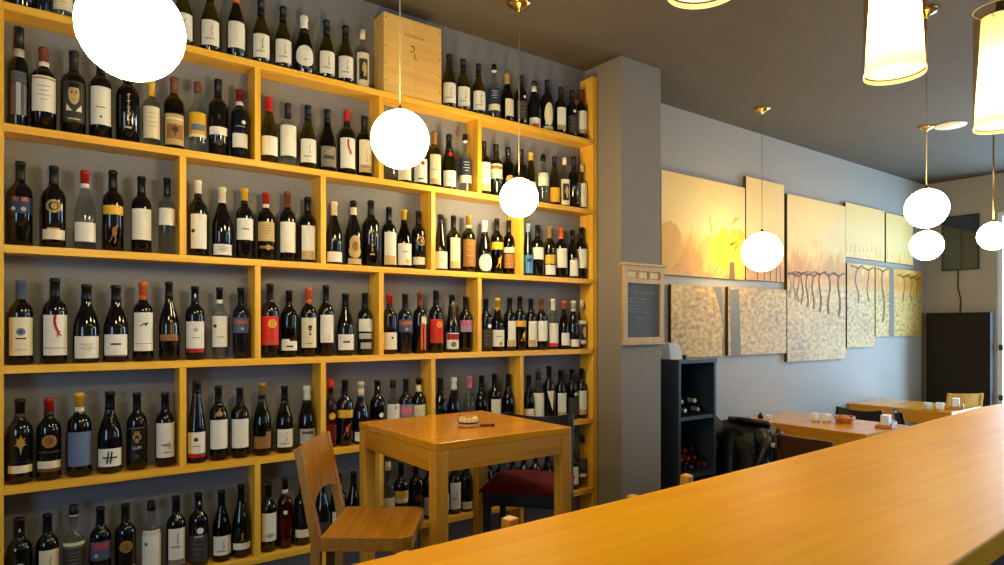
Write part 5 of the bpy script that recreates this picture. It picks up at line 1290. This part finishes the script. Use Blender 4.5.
def tube_lamp(label, x, y, Z, r, h):
    c = cam_pt((x-CX)/FPX*Z, Z, EYE+(HY-y)/FPX*Z)
    t = thing('tube_pendant', label, 'lamp', (c.x, c.y, CEIL), 0, 'amber glass tube pendants over the bar')
    z0 = c.z-CEIL
    MB().lathe([(z0, r), (z0+h, r)], 'glass_amber', 32, caps=False).build('outer_glass', t)
    for zz_ in (z0+h,): MB().tube([(r*math.cos(2*PI*k/32), r*math.sin(2*PI*k/32), zz_) for k in range(33)], .0022, 'peg_cream', 6).build('glass_rim', t)
    MB().lathe([(z0-.001, r*1.004), (z0+.010, r*1.004)], 'frosted_shade', 32, caps=False).build('glass_lip', t)
    MB().lathe([(z0+.012, r*.965), (z0+h*.55, r*.80), (z0+h*.93, r*.70)], 'frosted_shade', 32, caps=False).build('inner_shade', t)
    MB().sphere((0, 0, z0+h*.36), .030, 'bulb_glow', 16, 1.4).build('bulb', t)
    MB().lathe([(z0+h*.62, .016), (z0+h*.9, .018), (z0+h*.93, r*.70), (z0+h*.945, r*.70), (z0+h*.96, .014), (z0+h+.03, .010)], 'nickel', 20).build('lamp_holder', t)
    MB().bar((-r*1.22, 0, z0+h*.90), (r*1.22, 0, z0+h*.90), .005, .005, 'nickel', (0, 0, 1), .001).build('cross_pin', t)
    MB().tube([(0, 0, z0+h+.028), (0, 0, -.028)], .004, 'nickel', 8).build('rod', t)
    MB().lathe([(-.04, .008), (-.028, .045), (-.0005, .055)], 'nickel', 24).build('ceiling_canopy', t)
    return t
tube_lamp('amber tube lamp at the top edge, nearest over the bar, just its bottom rim showing', 704, -9.0, 1.284, .072, .40)
tube_lamp('amber tube lamp over the bar, right of the ceiling middle, top cut off', 894.6, 75, 1.709, .072, .40)
tube_lamp('amber tube lamp over the bar at the right frame edge', 1000, 128, 2.178, .074, .40)
v = cam_pt((950.5-CX)/FPX*5.61, 5.61, CEIL)
cs = thing('ceiling_disc', 'flat pale round disc on the ceiling between two tube lamps', 'ceiling fitting', (v.x, v.y, CEIL))
MB().lathe([(-.012, .108), (-.010, .118), (-.0005, .122)], 'off_white', 32).build('disc_plate', cs)
MB().lathe([(-.0145, .085), (-.012, .088)], 'off_white', 32).build('disc_grille', cs)

# ================================================================== light
w = bpy.data.worlds.new('World'); bpy.context.scene.world = w; w.use_nodes = True
nt = w.node_tree; nt.nodes.clear()
o = nt.nodes.new('ShaderNodeOutputWorld'); bg = nt.nodes.new('ShaderNodeBackground')
bg.inputs[0].default_value = (.62, .78, 1.0, 1); bg.inputs[1].default_value = 1.0
nt.links.new(bg.outputs[0], o.inputs[0])
def daylight(name, loc, rot, sx, sy, power, col=(.60, .79, 1.0)):
    l = bpy.data.lights.new(name, 'AREA'); l.shape = 'RECTANGLE'; l.size = sx; l.size_y = sy; l.energy = power; l.color = col
    ob = bpy.data.objects.new(name, l); C.objects.link(ob); ob.location = loc; ob.rotation_euler = rot
    return ob
# daylight just outside each window opening, shining in
daylight('window_daylight', (6.5, BAR_Y-.4, 1.65), (PI/2, 0, 0), 3.7, 2.4, DAY1)
daylight('window_daylight', (LEFT_X-.4, -.5, 1.6), (PI/2, 0, -PI/2), 2.1, 1.7, DAY3)
daylight('door_daylight', (FAR_X+.5, 1.92, 1.45), (PI/2, 0, PI/2), 1.3, 2.7, DAY4, (.44, .70, 1.0))

cam = bpy.data.cameras.new('camera'); co = bpy.data.objects.new('camera', cam); C.objects.link(co)
co.location = (0, 0, EYE); co.rotation_euler = (PI/2, 0, -YAW)
cam.sensor_width = 36; cam.lens = FPX/1004*36; cam.shift_y = (HY-282.5)/1004; cam.clip_start = .05
sce = bpy.context.scene
sce.camera = co
sce.view_settings.view_transform = 'Standard'; sce.view_settings.look = 'None'
sce.view_settings.gamma = 1; sce.view_settings.use_curve_mapping = False; sce.view_settings.exposure = EXPO
